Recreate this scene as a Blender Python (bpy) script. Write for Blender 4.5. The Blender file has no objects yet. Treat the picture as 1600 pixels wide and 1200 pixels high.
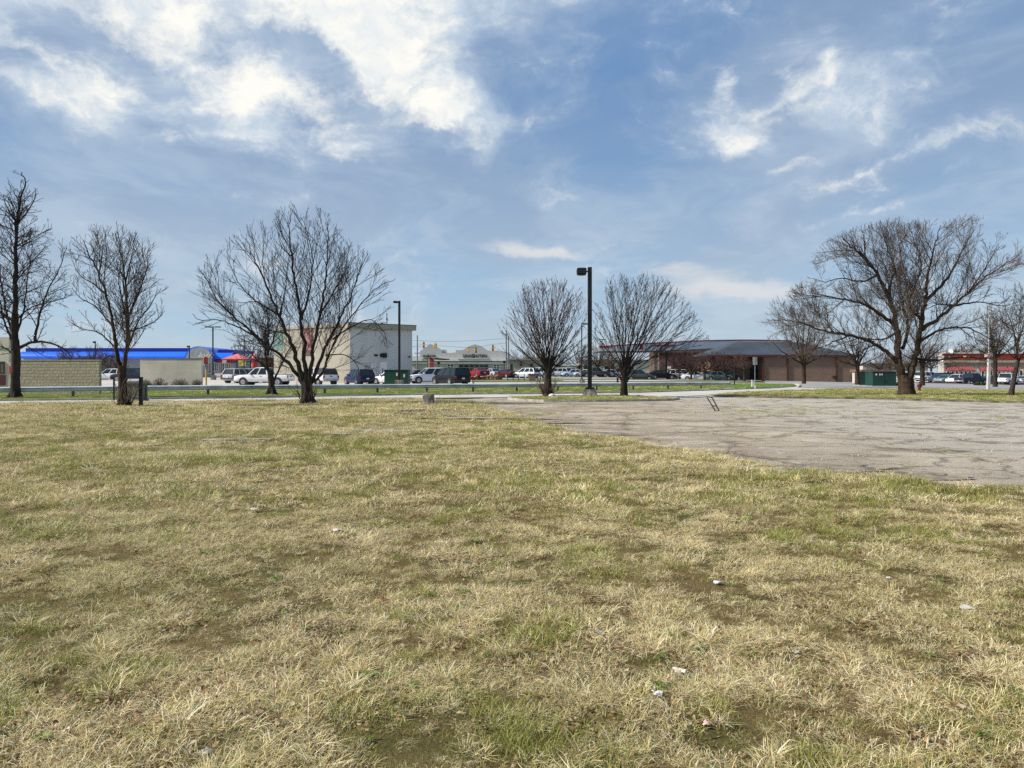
import bpy, math, random
import numpy as np
from mathutils import Vector, Matrix
from mathutils.geometry import delaunay_2d_cdt

# ---------------------------------------------------------------- camera
# The picture is 1600x1200, lens 1200 px, eye 1.6 m above the field, horizon at row 583
EYE, FPX, HORIZ = 1.6, 1200.0, 583.0
S = bpy.context.scene
cam = bpy.data.cameras.new('camera'); cam.sensor_width = 36; cam.lens = 27
cam.shift_y = -(600 - HORIZ) / 1600.0; cam.clip_end = 3000; cam.clip_start = 0.1
cam_o = bpy.data.objects.new('camera', cam); S.collection.objects.link(cam_o)
cam_o.location = (0, 0, EYE); cam_o.rotation_euler = (math.radians(90), 0, 0)
S.camera = cam_o
# ---------------------------------------------------------------- light, exposure
SUN_AZ, SUN_EL = math.radians(-100), math.radians(38)      # clockwise from +Y, above the horizon
SUN_POWER, SKY_POWER = 4.5, 0.12
S.view_settings.view_transform = 'Standard'; S.view_settings.look = 'None'
S.view_settings.gamma = 1.0; S.view_settings.use_curve_mapping = False
S.view_settings.exposure = 0.50
sd = Vector((math.sin(SUN_AZ) * math.cos(SUN_EL), math.cos(SUN_AZ) * math.cos(SUN_EL), math.sin(SUN_EL)))
sl = bpy.data.lights.new('sun', 'SUN'); sl.energy = SUN_POWER; sl.angle = math.radians(3); sl.color = (1, 0.94, 0.84)
so = bpy.data.objects.new('sun', sl); S.collection.objects.link(so)
so.rotation_euler = sd.to_track_quat('Z', 'Y').to_euler(); so.location = (0, 0, 60)
S.cycles.max_bounces = 5; S.cycles.diffuse_bounces = 3; S.cycles.glossy_bounces = 2; S.cycles.transparent_max_bounces = 6
S.cycles.use_denoising = False


class NG:                                                # small node-graph writer
    def __init__(s, tree): s.t = tree
    def n(s, typ, **kw):
        nd = s.t.nodes.new(typ)
        for k, v in kw.items(): setattr(nd, k, v)
        return nd
    def put(s, sock, v):
        if isinstance(v, bpy.types.NodeSocket): s.t.links.new(v, sock)
        elif v is not None: sock.default_value = v
    def m(s, op, a, b=None, c=None, clamp=False):
        nd = s.n('ShaderNodeMath', operation=op, use_clamp=clamp)
        for i, v in enumerate((a, b, c)): 
            if v is not None: s.put(nd.inputs[i], v)
        return nd.outputs[0]
    def v(s, op, a, b=None, scale=None):
        nd = s.n('ShaderNodeVectorMath', operation=op)
        s.put(nd.inputs[0], a)
        if b is not None: s.put(nd.inputs[1], b)
        if scale is not None: s.put(nd.inputs['Scale'], scale)
        return nd.outputs['Value'] if op in ('LENGTH', 'DOT_PRODUCT') else nd.outputs[0]
    def noise(s, vec, scale, detail=4, rough=0.5, dist=0.0, col=False):
        nd = s.n('ShaderNodeTexNoise')
        s.put(nd.inputs['Vector'], vec); nd.inputs['Scale'].default_value = scale
        nd.inputs['Detail'].default_value = detail; nd.inputs['Roughness'].default_value = rough
        nd.inputs['Distortion'].default_value = dist
        return nd.outputs['Color' if col else 'Fac']
    def ramp(s, f, a, b, lo=0.0, hi=1.0):                 # smooth ramp
        nd = s.n('ShaderNodeMapRange', interpolation_type='SMOOTHSTEP')
        s.put(nd.inputs['Value'], f)
        for k, x in zip(('From Min', 'From Max', 'To Min', 'To Max'), (a, b, lo, hi)): nd.inputs[k].default_value = x
        return nd.outputs[0]
    def mix(s, f, a, b, mode='MIX'):
        nd = s.n('ShaderNodeMix', data_type='RGBA', blend_type=mode)
        s.put(nd.inputs[0], f)
        for i, x in ((6, a), (7, b)):
            if isinstance(x, (tuple, list)): x = (*x[:3], 1)
            s.put(nd.inputs[i], x)
        return nd.outputs[2]
    def mapv(s, vec, scale=(1, 1, 1), loc=(0, 0, 0), rot=(0, 0, 0)):
        nd = s.n('ShaderNodeMapping')
        s.put(nd.inputs['Vector'], vec); nd.inputs['Scale'].default_value = scale
        nd.inputs['Location'].default_value = loc; nd.inputs['Rotation'].default_value = rot
        return nd.outputs[0]


# ---------------------------------------------------------------- sky
def build_world():
    w = bpy.data.worlds.new('World'); S.world = w; w.use_nodes = True
    w.node_tree.nodes.clear(); g = NG(w.node_tree)
    sky = g.n('ShaderNodeTexSky', sky_type='NISHITA'); sky.sun_disc = False
    sky.sun_elevation = SUN_EL; sky.sun_rotation = SUN_AZ; sky.air_density = 1.0; sky.dust_density = 0.6; sky.ozone_density = 2.0
    d = g.n('ShaderNodeTexCoord').outputs['Generated']
    sx = g.n('ShaderNodeSeparateXYZ'); g.put(sx.inputs[0], d); X, Y, Z = sx.outputs
    az = g.m('ARCTAN2', X, Y)
    el = g.m('ARCSINE', g.m('MAXIMUM', g.m('MINIMUM', Z, 0.999), -0.999))
    cv = g.n('ShaderNodeCombineXYZ'); g.put(cv.inputs[0], az); g.put(cv.inputs[1], el); ae = cv.outputs[0]
    # cloud layer seen in perspective: direction projected on a flat ceiling
    zz = g.m('ADD', g.m('MAXIMUM', Z, 0.0), 0.12)
    pv = g.n('ShaderNodeCombineXYZ'); g.put(pv.inputs[0], g.m('DIVIDE', X, zz)); g.put(pv.inputs[1], g.m('DIVIDE', Y, zz))
    pl = pv.outputs[0]
    warp = g.v('SCALE', g.v('SUBTRACT', g.noise(pl, 1.1, 3, 0.5, col=True), (0.5, 0.5, 0.5)), scale=0.9)
    plw = g.v('ADD', pl, warp)
    aew = g.v('ADD', ae, g.v('SCALE', g.v('SUBTRACT', g.noise(ae, 6.5, 7, 0.62, col=True), (0.5, 0.5, 0.5)), scale=0.13))
    aew2 = g.v('ADD', ae, g.v('SCALE', g.v('SUBTRACT', g.noise(ae, 14, 6, 0.6, col=True), (0.5, 0.5, 0.5)), scale=0.05))

    def blob(px, py, rx, ry, rot, amp, co=None):
        a = math.atan((px - 800) / FPX); e = math.atan((HORIZ - py) / FPX * math.cos(a))
        q = g.mapv(g.v('SUBTRACT', co or aew, (a, e, 0)), rot=(0, 0, math.radians(rot)))
        q = g.v('MULTIPLY', q, (FPX / rx, FPX / ry, 0))
        l2 = g.v('DOT_PRODUCT', q, q)
        return g.m('MULTIPLY', g.m('POWER', 2.718, g.m('MULTIPLY', l2, -1.0)), amp)
    def total(blobs, co=None):
        t = None
        for b in blobs:
            x = blob(*b, co); t = x if t is None else g.m('ADD', t, x)
        return t
    big = total([(40, 70, 190, 55, 0, .72), (190, 130, 150, 30, 18, .45), (330, 5, 260, 40, 0, .85), (350, 125, 170, 48, 22, .75),
                 (590, 55, 120, 62, 20, .95), (640, 130, 110, 44, 30, .9), (700, 190, 75, 24, 14, .85), (480, 150, 130, 38, 20, .7),
                 (395, -60, 400, 60, 0, .9), (110, 165, 90, 12, 20, .34), (523, 237, 26, 12, 8, .85), (380, 204, 24, 7, 0, .5)])
    holes = total([(440, 48, 70, 16, 14, .7), (130, 58, 60, 20, 0, .5), (505, 60, 30, 16, 30, .4), (245, 100, 60, 18, 30, .3), (560, 118, 40, 12, 30, .25)])
    big2 = total([(1260, 135, 120, 62, 0, .46), (1300, 75, 60, 30, 0, .25),
                  (1180, 225, 90, 40, -10, .34), (1410, 245, 75, 9, -22, .26), (1370, 325, 95, 8, -12, .2),
                  (1190, 190, 90, 60, 0, .18)], aew2)
    low = total([(1150, 452, 135, 22, 0, .85), (1050, 425, 70, 12, 0, .5), (805, 392, 75, 15, 3, .75), (890, 395, 50, 8, 5, .5),
                 (1115, 395, 60, 9, 0, .3), (740, 470, 110, 22, 0, .2), (560, 390, 90, 22, 0, .25), (1010, 500, 150, 12, 0, .25),
                 (300, 400, 150, 30, 0, .15)], aew2)
    fb = g.noise(g.mapv(aew, (1, 1.9, 1)), 13, 10, 0.64)
    fb2 = g.noise(g.mapv(ae, (1, 1.6, 1), rot=(0, 0, .35)), 5.2, 8, 0.58, 0.6)
    tex = g.m('ADD', g.m('MULTIPLY', g.m('SUBTRACT', fb, 0.5), 2.3), g.m('MULTIPLY', g.m('SUBTRACT', fb2, 0.5), 2.0))
    dens = g.m('SUBTRACT', g.m('ADD', big, big2), g.m('MULTIPLY', holes, 0.9))
    c1 = g.ramp(g.m('ADD', dens, g.m('MULTIPLY', tex, g.ramp(dens, .02, .3, .1, 1.0))), .30, 1.5)
    small = total([(523, 237, 24, 11, 8, 1.2), (380, 204, 22, 6, 0, .8), (1135, 132, 20, 26, 0, 1.0), (1190, 172, 40, 12, -14, .75), (1240, 140, 60, 24, -6, .85), (1215, 118, 30, 10, 0, .6), (1308, 76, 26, 15, 0, .85), (1300, 110, 16, 26, 0, .8), (1150, 232, 40, 19, -14, 1.0), (1232, 262, 52, 9, -6, .75), (1285, 195, 9, 32, 0, .35), (95, 158, 60, 8, 22, .6), (1380, 258, 90, 7, -20, .40), (1360, 326, 90, 6, -10, .36)], aew2)
    c1 = g.m('MAXIMUM', c1, g.ramp(g.m('ADD', small, g.m('MULTIPLY', tex, 1.15)), .22, 1.45, 0, .95))
    halo = g.ramp(g.m('ADD', g.m('ADD', big, big2), g.m('MULTIPLY', tex, .34)), -.08, .55, 0, .85)
    lowc = g.ramp(g.m('ADD', low, g.m('MULTIPLY', g.m('SUBTRACT', g.noise(g.mapv(ae, (1, 5.5, 1)), 9, 7, .6), .5), .9)), .16, .9)
    # thin grey sheet with long streaks
    sheet = g.ramp(g.noise(g.mapv(plw, (1, .55, 1), rot=(0, 0, .5)), .75, 7, .55), .31, .60)
    sheet2 = g.ramp(g.noise(g.mapv(plw, (1, .5, 1), rot=(0, 0, -.3)), 1.7, 6, .6), .44, .66)
    h = g.ramp(el, 0.0, .36)
    base = g.mix(h, (.42, .60, .78), (.135, .29, .56))
    grey = g.mix(h, (.46, .56, .67), (.265, .375, .56))
    col = g.mix(g.m('MULTIPLY', sheet, .95), base, grey)
    col = g.mix(g.m('MULTIPLY', sheet2, g.ramp(el, .03, .3, .7, .5)), col, (.53, .64, .755))
    col = g.mix(g.ramp(el, .0, .1, .5, 0.), col, (.48, .61, .73))
    skyc = g.v('SCALE', sky.outputs[0], scale=SKY_POWER)
    col = g.mix(0.15, col, skyc)
    col = g.mix(halo, col, g.mix(g.ramp(fb2, .35, .65), (.31, .42, .59), (.55, .66, .78)))
    col = g.mix(c1, col, g.mix(g.ramp(fb, .35, .65), (.80, .85, .88), (1.0, .985, .92)))
    col = g.mix(g.m('MULTIPLY', lowc, .85), col, (.74, .755, .77))
    below = g.ramp(el, -.02, 0.0)
    col = g.mix(below, (.25, .24, .2), col)
    bg = g.n('ShaderNodeBackground'); g.put(bg.inputs[0], col); bg.inputs[1].default_value = 0.71
    out = g.n('ShaderNodeOutputWorld'); w.node_tree.links.new(bg.outputs[0], out.inputs[0])
build_world()

# ---------------------------------------------------------------- ground height
TC = [0, 400, 800, 1100, 1300, 1450, 1600]
TR = [45, 52, 60, 80, 95, 130, 170]
TZ = np.array([[0, 0, 0, 0, 0, 0, 0], [.10, .04, 0, 0, 0, 0, 0], [.16, .08, 0, 0, 0, 0, 0], [.34, .32, .10, .05, 0, 0, 0],
               [.40, .38, .35, .20, .03, 0, -.10], [.85, .85, .85, .60, .14, 0, -.30], [.95, .95, .95, .80, .30, .10, -.20]])
def gh(x, y):
    px = min(max(800 + FPX * x / max(y, 20), 0), 1600)
    i = max(0, min(len(TC) - 2, int(np.searchsorted(TC, px)) - 1)); fx = (px - TC[i]) / (TC[i + 1] - TC[i])
    if y <= 45: return 0.0
    yy = min(y, 170)
    j = max(0, min(len(TR) - 2, int(np.searchsorted(TR, yy)) - 1)); fy = (yy - TR[j]) / (TR[j + 1] - TR[j])
    a = TZ[j][i] * (1 - fx) + TZ[j][i + 1] * fx; b = TZ[j + 1][i] * (1 - fx) + TZ[j + 1][i + 1] * fx
    return float(a * (1 - fy) + b * fy)
def wx(px, Y): return (px - 800) * Y / FPX
def wz(py, Y): return EYE + (HORIZ - py) * Y / FPX
def gp(px, py):                                          # flat ground point of the near field
    Y = EYE * FPX / (py - HORIZ); return (wx(px, Y), Y)
def on(px, Y, dz=0): x = wx(px, Y); return Vector((x, Y, gh(x, Y) + dz))

# ---------------------------------------------------------------- materials
MATS = {}
def mat(name, col, rough=.7, metal=0., var=.12, scale=3., bump=0., bscale=40., col2=None, spec=None, stretch=(1, 1, 1), coat=0.):
    if name in MATS: return MATS[name]
    m = bpy.data.materials.new(name); m.use_nodes = True; g = NG(m.node_tree)
    p = m.node_tree.nodes['Principled BSDF']
    ob = g.n('ShaderNodeTexCoord').outputs['Object']
    f = g.noise(g.mapv(ob, stretch), scale, 5, .6)
    c2 = col2 or tuple(max(0, c * (1 - 2.2 * var)) for c in col)
    c1 = col if col2 else tuple(min(1, c * (1 + var)) for c in col)
    g.put(p.inputs['Base Color'], g.mix(g.ramp(f, .3, .7), c1, c2))
    p.inputs['Roughness'].default_value = rough; p.inputs['Metallic'].default_value = metal
    if spec is not None: p.inputs['Specular IOR Level'].default_value = spec
    if coat: p.inputs['Coat Weight'].default_value = coat; p.inputs['Coat Roughness'].default_value = .08
    if bump:
        b = g.n('ShaderNodeBump'); b.inputs['Strength'].default_value = bump; b.inputs['Distance'].default_value = .02
        g.put(b.inputs['Height'], g.noise(ob, bscale, 4, .6)); m.node_tree.links.new(b.outputs[0], p.inputs['Normal'])
    MATS[name] = m; return m
def glass(name='car_glass', col=(.02, .03, .035), rough=.06):
    return mat(name, col, rough, 0, .1, 1., spec=.38)
def paint(name, col): return mat('paint_' + name, col, .35, 0, .04, 2., coat=.2 if sum(col) > .6 else 0., spec=.5 if sum(col) > .6 else .22)

# ---------------------------------------------------------------- objects
COL = S.collection
def thing(name, label, cat, loc=(0, 0, 0), rotz=0, group=None):
    o = bpy.data.objects.new(name, None); COL.objects.link(o); o.location = loc; o.rotation_euler = (0, 0, rotz)
    o.empty_display_size = .3; o['label'] = label; o['category'] = cat
    if group: o['group'] = group
    return o
def tag(o, label, cat, group=None):
    o['label'] = label; o['category'] = cat
    if group: o['group'] = group
    return o
class MB:
    def __init__(s, off=(0, 0, 0)): s.v = []; s.f = []; s.sm = []; s.off = Vector(off)
    def add(s, vs, fs, smooth=False):
        b = len(s.v); s.v += [tuple(Vector(v) - s.off) for v in vs]; s.f += [tuple(b + i for i in f) for f in fs]; s.sm += [smooth] * len(fs); return s
    def box(s, x0, x1, y0, y1, z0, z1):
        vs = [(x, y, z) for z in (z0, z1) for y in (y0, y1) for x in (x0, x1)]
        return s.add(vs, [(0, 2, 3, 1), (4, 5, 7, 6), (0, 1, 5, 4), (2, 6, 7, 3), (0, 4, 6, 2), (1, 3, 7, 5)])
    def bar(s, a, b, w, h=None, up=(0, 0, 1)):
        a = Vector(a); b = Vector(b); h = h or w; d = (b - a).normalized(); u = Vector(up)
        if abs(d.dot(u)) > .95: u = Vector((0, 1, 0))
        r = d.cross(u).normalized() * w / 2; u = r.cross(d).normalized() * h / 2
        vs = [p + i * r + j * u for p in (a, b) for i, j in ((-1, -1), (1, -1), (1, 1), (-1, 1))]
        return s.add(vs, [(3, 2, 1, 0), (4, 5, 6, 7), (0, 1, 5, 4), (1, 2, 6, 5), (2, 3, 7, 6), (3, 0, 4, 7)])
    def tube(s, pts, rad, n=8, cap=True):
        pts = [Vector(p) for p in pts]; m = len(pts)
        if not hasattr(rad, '__len__'): rad = [rad] * m
        vs = []; ref = None
        for i, p in enumerate(pts):
            t = (pts[min(i + 1, m - 1)] - pts[max(i - 1, 0)]).normalized()
            if ref is None: ref = Vector((1, 0, 0)) if abs(t.x) < .9 else Vector((0, 1, 0))
            ref = (ref - t * ref.dot(t)).normalized(); q = t.cross(ref)
            for k in range(n):
                a = 2 * math.pi * k / n; vs.append(p + (ref * math.cos(a) + q * math.sin(a)) * rad[i])
        fs = [(i * n + k, i * n + (k + 1) % n, (i + 1) * n + (k + 1) % n, (i + 1) * n + k) for i in range(m - 1) for k in range(n)]
        if cap: fs += [tuple(range(n))[::-1], tuple((m - 1) * n + k for k in range(n))]
        return s.add(vs, fs, n > 5)
    def loft(s, rings, cap=True, smooth=True):
        n = len(rings[0]); vs = [v for r in rings for v in r]; m = len(rings)
        fs = [(i * n + k, i * n + (k + 1) % n, (i + 1) * n + (k + 1) % n, (i + 1) * n + k) for i in range(m - 1) for k in range(n)]
        if cap: fs += [tuple(range(n))[::-1], tuple((m - 1) * n + k for k in range(n))]
        return s.add(vs, fs, smooth)
    def prism(s, poly, y0, y1):                           # polygon in x,z pushed along y
        n = len(poly); vs = [(x, y0, z) for x, z in poly] + [(x, y1, z) for x, z in poly]
        return s.add(vs, [tuple(range(n)), tuple(range(2 * n - 1, n - 1, -1))] + [(k, k + n, (k + 1) % n + n, (k + 1) % n) for k in range(n)])
    def disc(s, c, r, ax='y', t=.02, n=16, r2=None):
        c = Vector(c); r2 = r if r2 is None else r2; e = {'x': Vector((1, 0, 0)), 'y': Vector((0, 1, 0)), 'z': Vector((0, 0, 1))}[ax]
        return s.tube([c - e * t / 2, c + e * t / 2], [r, r2], n)
def obj(name, mb, m, parent=None, bevel=0, kind=None):
    me = bpy.data.meshes.new(name); me.from_pydata(mb.v, [], mb.f); me.materials.append(m)
    me.polygons.foreach_set('use_smooth', mb.sm)
    me.update(); o = bpy.data.objects.new(name, me); COL.objects.link(o)
    if any(mb.sm): me.set_sharp_from_angle(angle=math.radians(38))
    if parent: o.parent = parent
    if bevel:
        b = o.modifiers.new('bevel', 'BEVEL'); b.width = bevel; b.segments = 2; b.limit_method = 'ANGLE'; b.angle_limit = math.radians(40)
    if kind: o['kind'] = kind
    return o
def copy_tree(o, loc, rotz=0, label=None, scale=None):
    c = o.copy(); COL.objects.link(c); c.location = loc; c.rotation_euler = (0, 0, rotz)
    if label: c['label'] = label
    if scale: c.scale = scale
    for ch in list(o.children):
        d = ch.copy(); COL.objects.link(d); d.parent = c
        for g in list(ch.children):
            e = g.copy(); COL.objects.link(e); e.parent = d
    return c

# ---------------------------------------------------------------- numpy noise for scattering
def vnoise(x, y, seed=0):
    xi = np.floor(x).astype(np.int64); yi = np.floor(y).astype(np.int64); fx = x - xi; fy = y - yi
    fx = fx * fx * (3 - 2 * fx); fy = fy * fy * (3 - 2 * fy)
    def hsh(a, b):
        n = (a * 374761393 + b * 668265263 + seed * 1442695041) & 0x7fffffff
        n = ((n ^ (n >> 13)) * 1274126177) & 0x7fffffff; return ((n ^ (n >> 16)) & 0xffff) / 65535.0
    return (hsh(xi, yi) * (1 - fx) + hsh(xi + 1, yi) * fx) * (1 - fy) + (hsh(xi, yi + 1) * (1 - fx) + hsh(xi + 1, yi + 1) * fx) * fy
def fbm(x, y, seed=0, o=4):
    t = 0; a = .5; s = 0
    for i in range(o): t = t + a * vnoise(x * 2 ** i, y * 2 ** i, seed + i * 17); s += a; a *= .55
    return t / s
def inpoly(x, y, poly):
    r = np.zeros(np.shape(x), bool); n = len(poly)
    for i in range(n):
        x0, y0 = poly[i]; x1, y1 = poly[(i + 1) % n]
        if y0 == y1: continue
        c = ((y0 > y) != (y1 > y)) & (x < (x1 - x0) * (y - y0) / (y1 - y0) + x0); r ^= c
    return r
def rag(poly, step, amp, seed=1, closed=True):                         # roughen a polygon's outline
    out = []; n = len(poly)
    for i in range(n if closed else n - 1):
        a = Vector(poly[i]); b = Vector(poly[(i + 1) % n]); L = (b - a).length; k = max(1, int(L / step))
        nr = Vector((-(b - a).y, (b - a).x)).normalized() if L > 0 else Vector((0, 0))
        for j in range(k):
            p = a.lerp(b, j / k); w = float(fbm(np.array([p.x / (step * 3)]), np.array([p.y / (step * 3)]), seed)[0]) - .5
            out.append(tuple(p + nr * w * 2 * amp))
    return out
def sheet(name, poly, dz, res, m, skirt=0., relief=0., kind='structure'):
    P = [Vector(p) for p in poly]; xs = [p.x for p in P]; ys = [p.y for p in P]
    gx, gy = np.meshgrid(np.arange(min(xs) + res / 2, max(xs), res), np.arange(min(ys) + res / 2, max(ys), res))
    gx = gx.ravel(); gy = gy.ravel(); ok = inpoly(gx, gy, poly)
    pts = P + [Vector((a, b)) for a, b in zip(gx[ok], gy[ok])]
    n = len(P)
    vs, es, fs, *_ = delaunay_2d_cdt(pts, [(i, (i + 1) % n) for i in range(n)], [], 1, 1e-5)
    X = np.array([v.x for v in vs]); Y = np.array([v.y for v in vs])
    r = (fbm(X * .45, Y * .45, 5, 1) - .5) * relief if relief else np.zeros(len(X))
    V = [(X[i], Y[i], gh(X[i], Y[i]) + dz + r[i]) for i in range(len(X))]
    F = [f if (Vector(V[f[1]]) - Vector(V[f[0]])).cross(Vector(V[f[2]]) - Vector(V[f[0]])).z > 0 else f[::-1] for f in [tuple(f) for f in fs]]
    mb = MB(); mb.add(V, F, True)
    if skirt:
        vs2 = [(p.x, p.y, gh(p.x, p.y) + dz) for p in P] + [(p.x, p.y, gh(p.x, p.y) + dz - skirt) for p in P]
        mb.add(vs2, [(i, (i + 1) % n, (i + 1) % n + n, i + n) for i in range(n)])
    return obj(name, mb, m, kind=kind)
def curb(name, line, w, h, m, base=0.):                   # kerb of real height along a line
    rings = []
    for i, p in enumerate(line):
        a = Vector(line[max(i - 1, 0)]); b = Vector(line[min(i + 1, len(line) - 1)]); d = (b - a).normalized(); nn = Vector((-d.y, d.x)) * w / 2
        z = gh(*p) + base; q = Vector(p)
        rings.append([(q.x - nn.x, q.y - nn.y, z - .15), (q.x + nn.x, q.y + nn.y, z - .15), (q.x + nn.x, q.y + nn.y, z + h), (q.x - nn.x, q.y - nn.y, z + h)])
    return obj(name, MB().loft(rings, smooth=False), m, kind='structure')
def dense(line, step=2.0):
    out = []
    for a, b in zip(line[:-1], line[1:]):
        a = Vector(a); b = Vector(b); k = max(1, int((b - a).length / step)); out += [tuple(a.lerp(b, j / k)) for j in range(k)]
    return out + [tuple(line[-1])]
# ================================================================ GROUND
def grass_mat(name, straw, green, soil, bias=.5, patch=.5, fine=26.):
    m = bpy.data.materials.new(name); m.use_nodes = True; g = NG(m.node_tree); p = m.node_tree.nodes['Principled BSDF']
    P = g.n('ShaderNodeNewGeometry').outputs['Position']
    a = g.noise(P, patch, 5, .55); b = g.noise(P, fine, 6, .7); c = g.noise(P, patch * 5, 4, .6)
    f = g.m('ADD', g.m('MULTIPLY', g.m('SUBTRACT', a, .5), 1.6), g.m('MULTIPLY', g.m('SUBTRACT', c, .5), .8))
    col = g.mix(g.ramp(f, bias - .75, bias - .15), green, straw)
    col = g.mix(g.ramp(b, .5, .68, 0, .8), col, soil)
    col = g.mix(g.ramp(b, .28, .42, .5, 0), col, tuple(min(1, 1.35 * s) for s in straw))
    g.put(p.inputs['Base Color'], col); p.inputs['Roughness'].default_value = .95; p.inputs['Specular IOR Level'].default_value = .1
    bp = g.n('ShaderNodeBump'); bp.inputs['Strength'].default_value = .8; bp.inputs['Distance'].default_value = .05
    g.put(bp.inputs['Height'], g.noise(P, fine * .7, 5, .75)); m.node_tree.links.new(bp.outputs[0], p.inputs['Normal'])
    return m
M_field = grass_mat('field_turf', (.20, .145, .062), (.085, .09, .025), (.03, .02, .012), .35, .9, 60)
M_verge = grass_mat('verge_turf', (.20, .20, .06), (.10, .14, .022), (.09, .075, .03), .82, .3, 8)
M_lawn = grass_mat('lawn_turf', (.17, .21, .05), (.09, .17, .022), (.07, .10, .02), .9, .25, 6)
M_far = grass_mat('far_turf', (.24, .22, .11), (.13, .15, .05), (.10, .09, .05), .6, .1, 3)

def lot_mat():
    m = bpy.data.materials.new('broken_asphalt'); m.use_nodes = True; g = NG(m.node_tree); p = m.node_tree.nodes['Principled BSDF']
    P = g.n('ShaderNodeNewGeometry').outputs['Position']
    st = g.mapv(P, (.6, .7, 1), rot=(0, 0, .5))
    a = g.noise(st, .5, 6, .6); b = g.noise(P, 9, 6, .7); c = g.noise(P, 55, 4, .75); d = g.noise(st, 1.1, 7, .66, .6)
    sx = g.n('ShaderNodeSeparateXYZ'); g.put(sx.inputs[0], P)
    right = g.ramp(g.m('ADD', sx.outputs[0], g.m('MULTIPLY', g.m('SUBTRACT', a, .5), 14)), 4.5, 13)
    col = g.mix(g.ramp(a, .35, .62), (.44, .375, .285), (.30, .245, .18))
    col = g.mix(g.m('MULTIPLY', right, .8), col, (.43, .39, .335))
    col = g.mix(g.ramp(d, .52, .62, 0, .7), col, (.15, .11, .075))       # dirt in the worn places
    col = g.mix(g.ramp(d, .34, .44, .7, 0), col, (.50, .45, .37))         # bare pale slabs
    col = g.mix(g.ramp(b, .58, .72, 0, .4), col, (.12, .10, .08))
    col = g.mix(g.ramp(c, .64, .78, 0, .4), col, (.52, .48, .42))           # loose pale stones
    col = g.mix(g.ramp(c, .26, .36, .35, 0), col, (.10, .088, .075))
    vo = g.n('ShaderNodeTexVoronoi', feature='DISTANCE_TO_EDGE'); g.put(vo.inputs['Vector'], g.v('ADD', P, g.v('SCALE', g.noise(P, 1.5, 4, .6, col=True), scale=.9)))
    vo.inputs['Scale'].default_value = .4
    col = g.mix(g.ramp(vo.outputs[0], .0, .03, .6, 0), col, (.055, .05, .03))
    g.put(p.inputs['Base Color'], col); p.inputs['Roughness'].default_value = .9; p.inputs['Specular IOR Level'].default_value = .2
    bp = g.n('ShaderNodeBump'); bp.inputs['Strength'].default_value = .7; bp.inputs['Distance'].default_value = .03
    g.put(bp.inputs['Height'], g.m('ADD', c, b)); m.node_tree.links.new(bp.outputs[0], p.inputs['Normal'])
    return m
M_lot = lot_mat()
M_conc = mat('pale_concrete', (.50, .475, .43), .9, 0, .10, .35, .3, 12, spec=.2)
M_curb = mat('kerb_concrete', (.40, .375, .33), .9, 0, .18, 2, .4, 20)
M_street = mat('street_asphalt', (.30, .29, .28), .9, 0, .1, .15, .2, 6, spec=.2)
M_park = mat('parking_concrete', (.50, .46, .42), .9, 0, .1, .12, .2, 6, spec=.2)

# terrain: one sheet to the horizon
def terrain():
    xs = sorted(set([-900, -600, -400, -300, -220, -160, 160, 220, 300, 400, 600, 900] + [x * 4. for x in range(-35, 36)]))
    ys = sorted(set([-60, -30, -10, 0, 20, 35, 45] + [45 + 3 * i for i in range(0, 46)] + [195, 220, 260, 320, 420, 600, 900, 1500]))
    V = [(x, y, gh(x, y) - .06) for y in ys for x in xs]; n = len(xs)
    F = [(j * n + i, j * n + i + 1, (j + 1) * n + i + 1, (j + 1) * n + i) for j in range(len(ys) - 1) for i in range(n - 1)]
    mb = MB(); mb.add(V, F, True); return obj('ground', mb, M_far, kind='structure')
terrain()

LOT_EDGE = [gp(*q) for q in [(708, 626), (735, 630), (770, 640), (800, 650), (850, 661), (880, 672), (930, 680), (1000, 692), (1100, 709),
                             (1200, 728), (1300, 739), (1380, 745), (1440, 755), (1500, 762), (1600, 769), (1800, 790), (2300, 900)]]
ROAD_NEAR = [(-60, 34), (-32, 37.5)] + [gp(*q) for q in [(0, 632), (200, 629.5), (400, 626.5), (640, 622.3), (760, 621), (850, 620.3), (1060, 619.3), (1110, 617), (1200, 612)]] + [(33.8, 79.0)]
ROAD_FAR = [(-60, 38.8), (-32, 43.0)] + [gp(*q) for q in [(0, 627), (200, 625), (400, 622.4), (640, 618), (840, 616), (1000, 614), (1100, 611), (1200, 607.6)]] + [(33.0, 88.0), (34, 96)]
LOT = LOT_EDGE + [(40, 2), (70, 10), (70, 42)] + [gp(*q) for q in [(1600, 630), (1400, 624.5), (1200, 621.3), (1125, 619.5), (1110, 617.4), (1060, 619.5), (850, 620.8), (760, 621.5)]]
lot = sheet('parking_lot', [(x, y) for x, y in LOT], 0.0, 1.2, M_lot, relief=.03)
FIELD = [(-60, 34.2)] + [(p[0], p[1] - .1) for p in ROAD_NEAR[1:6]] + rag(LOT_EDGE[:-1], .35, .5, 3, False) + [(9.5, 7.5), (12, -4), (-16, -5), (-60, 10)]
field = sheet('grass_field', FIELD, .025, .55, M_field, relief=.09)
ROAD = ROAD_NEAR + [(36, 100)] + ROAD_FAR[::-1]
sheet('access_road', [(x, y) for x, y in ROAD], .012, 1.6, M_conc)
VERGE = ROAD_FAR + [wp for wp in [(wx(1150, 96), 96), (wx(1000, 84), 84), (wx(740, 80), 80), (wx(560, 76), 76), (wx(320, 70), 70), (wx(150, 66), 66), (-48, 58), (-70, 50)]]
sheet('verge', VERGE, .10, 1.6, M_verge, skirt=.12)
curb('road_kerb', dense(ROAD_FAR[:-1], 2), .18, .115, M_curb)
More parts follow.
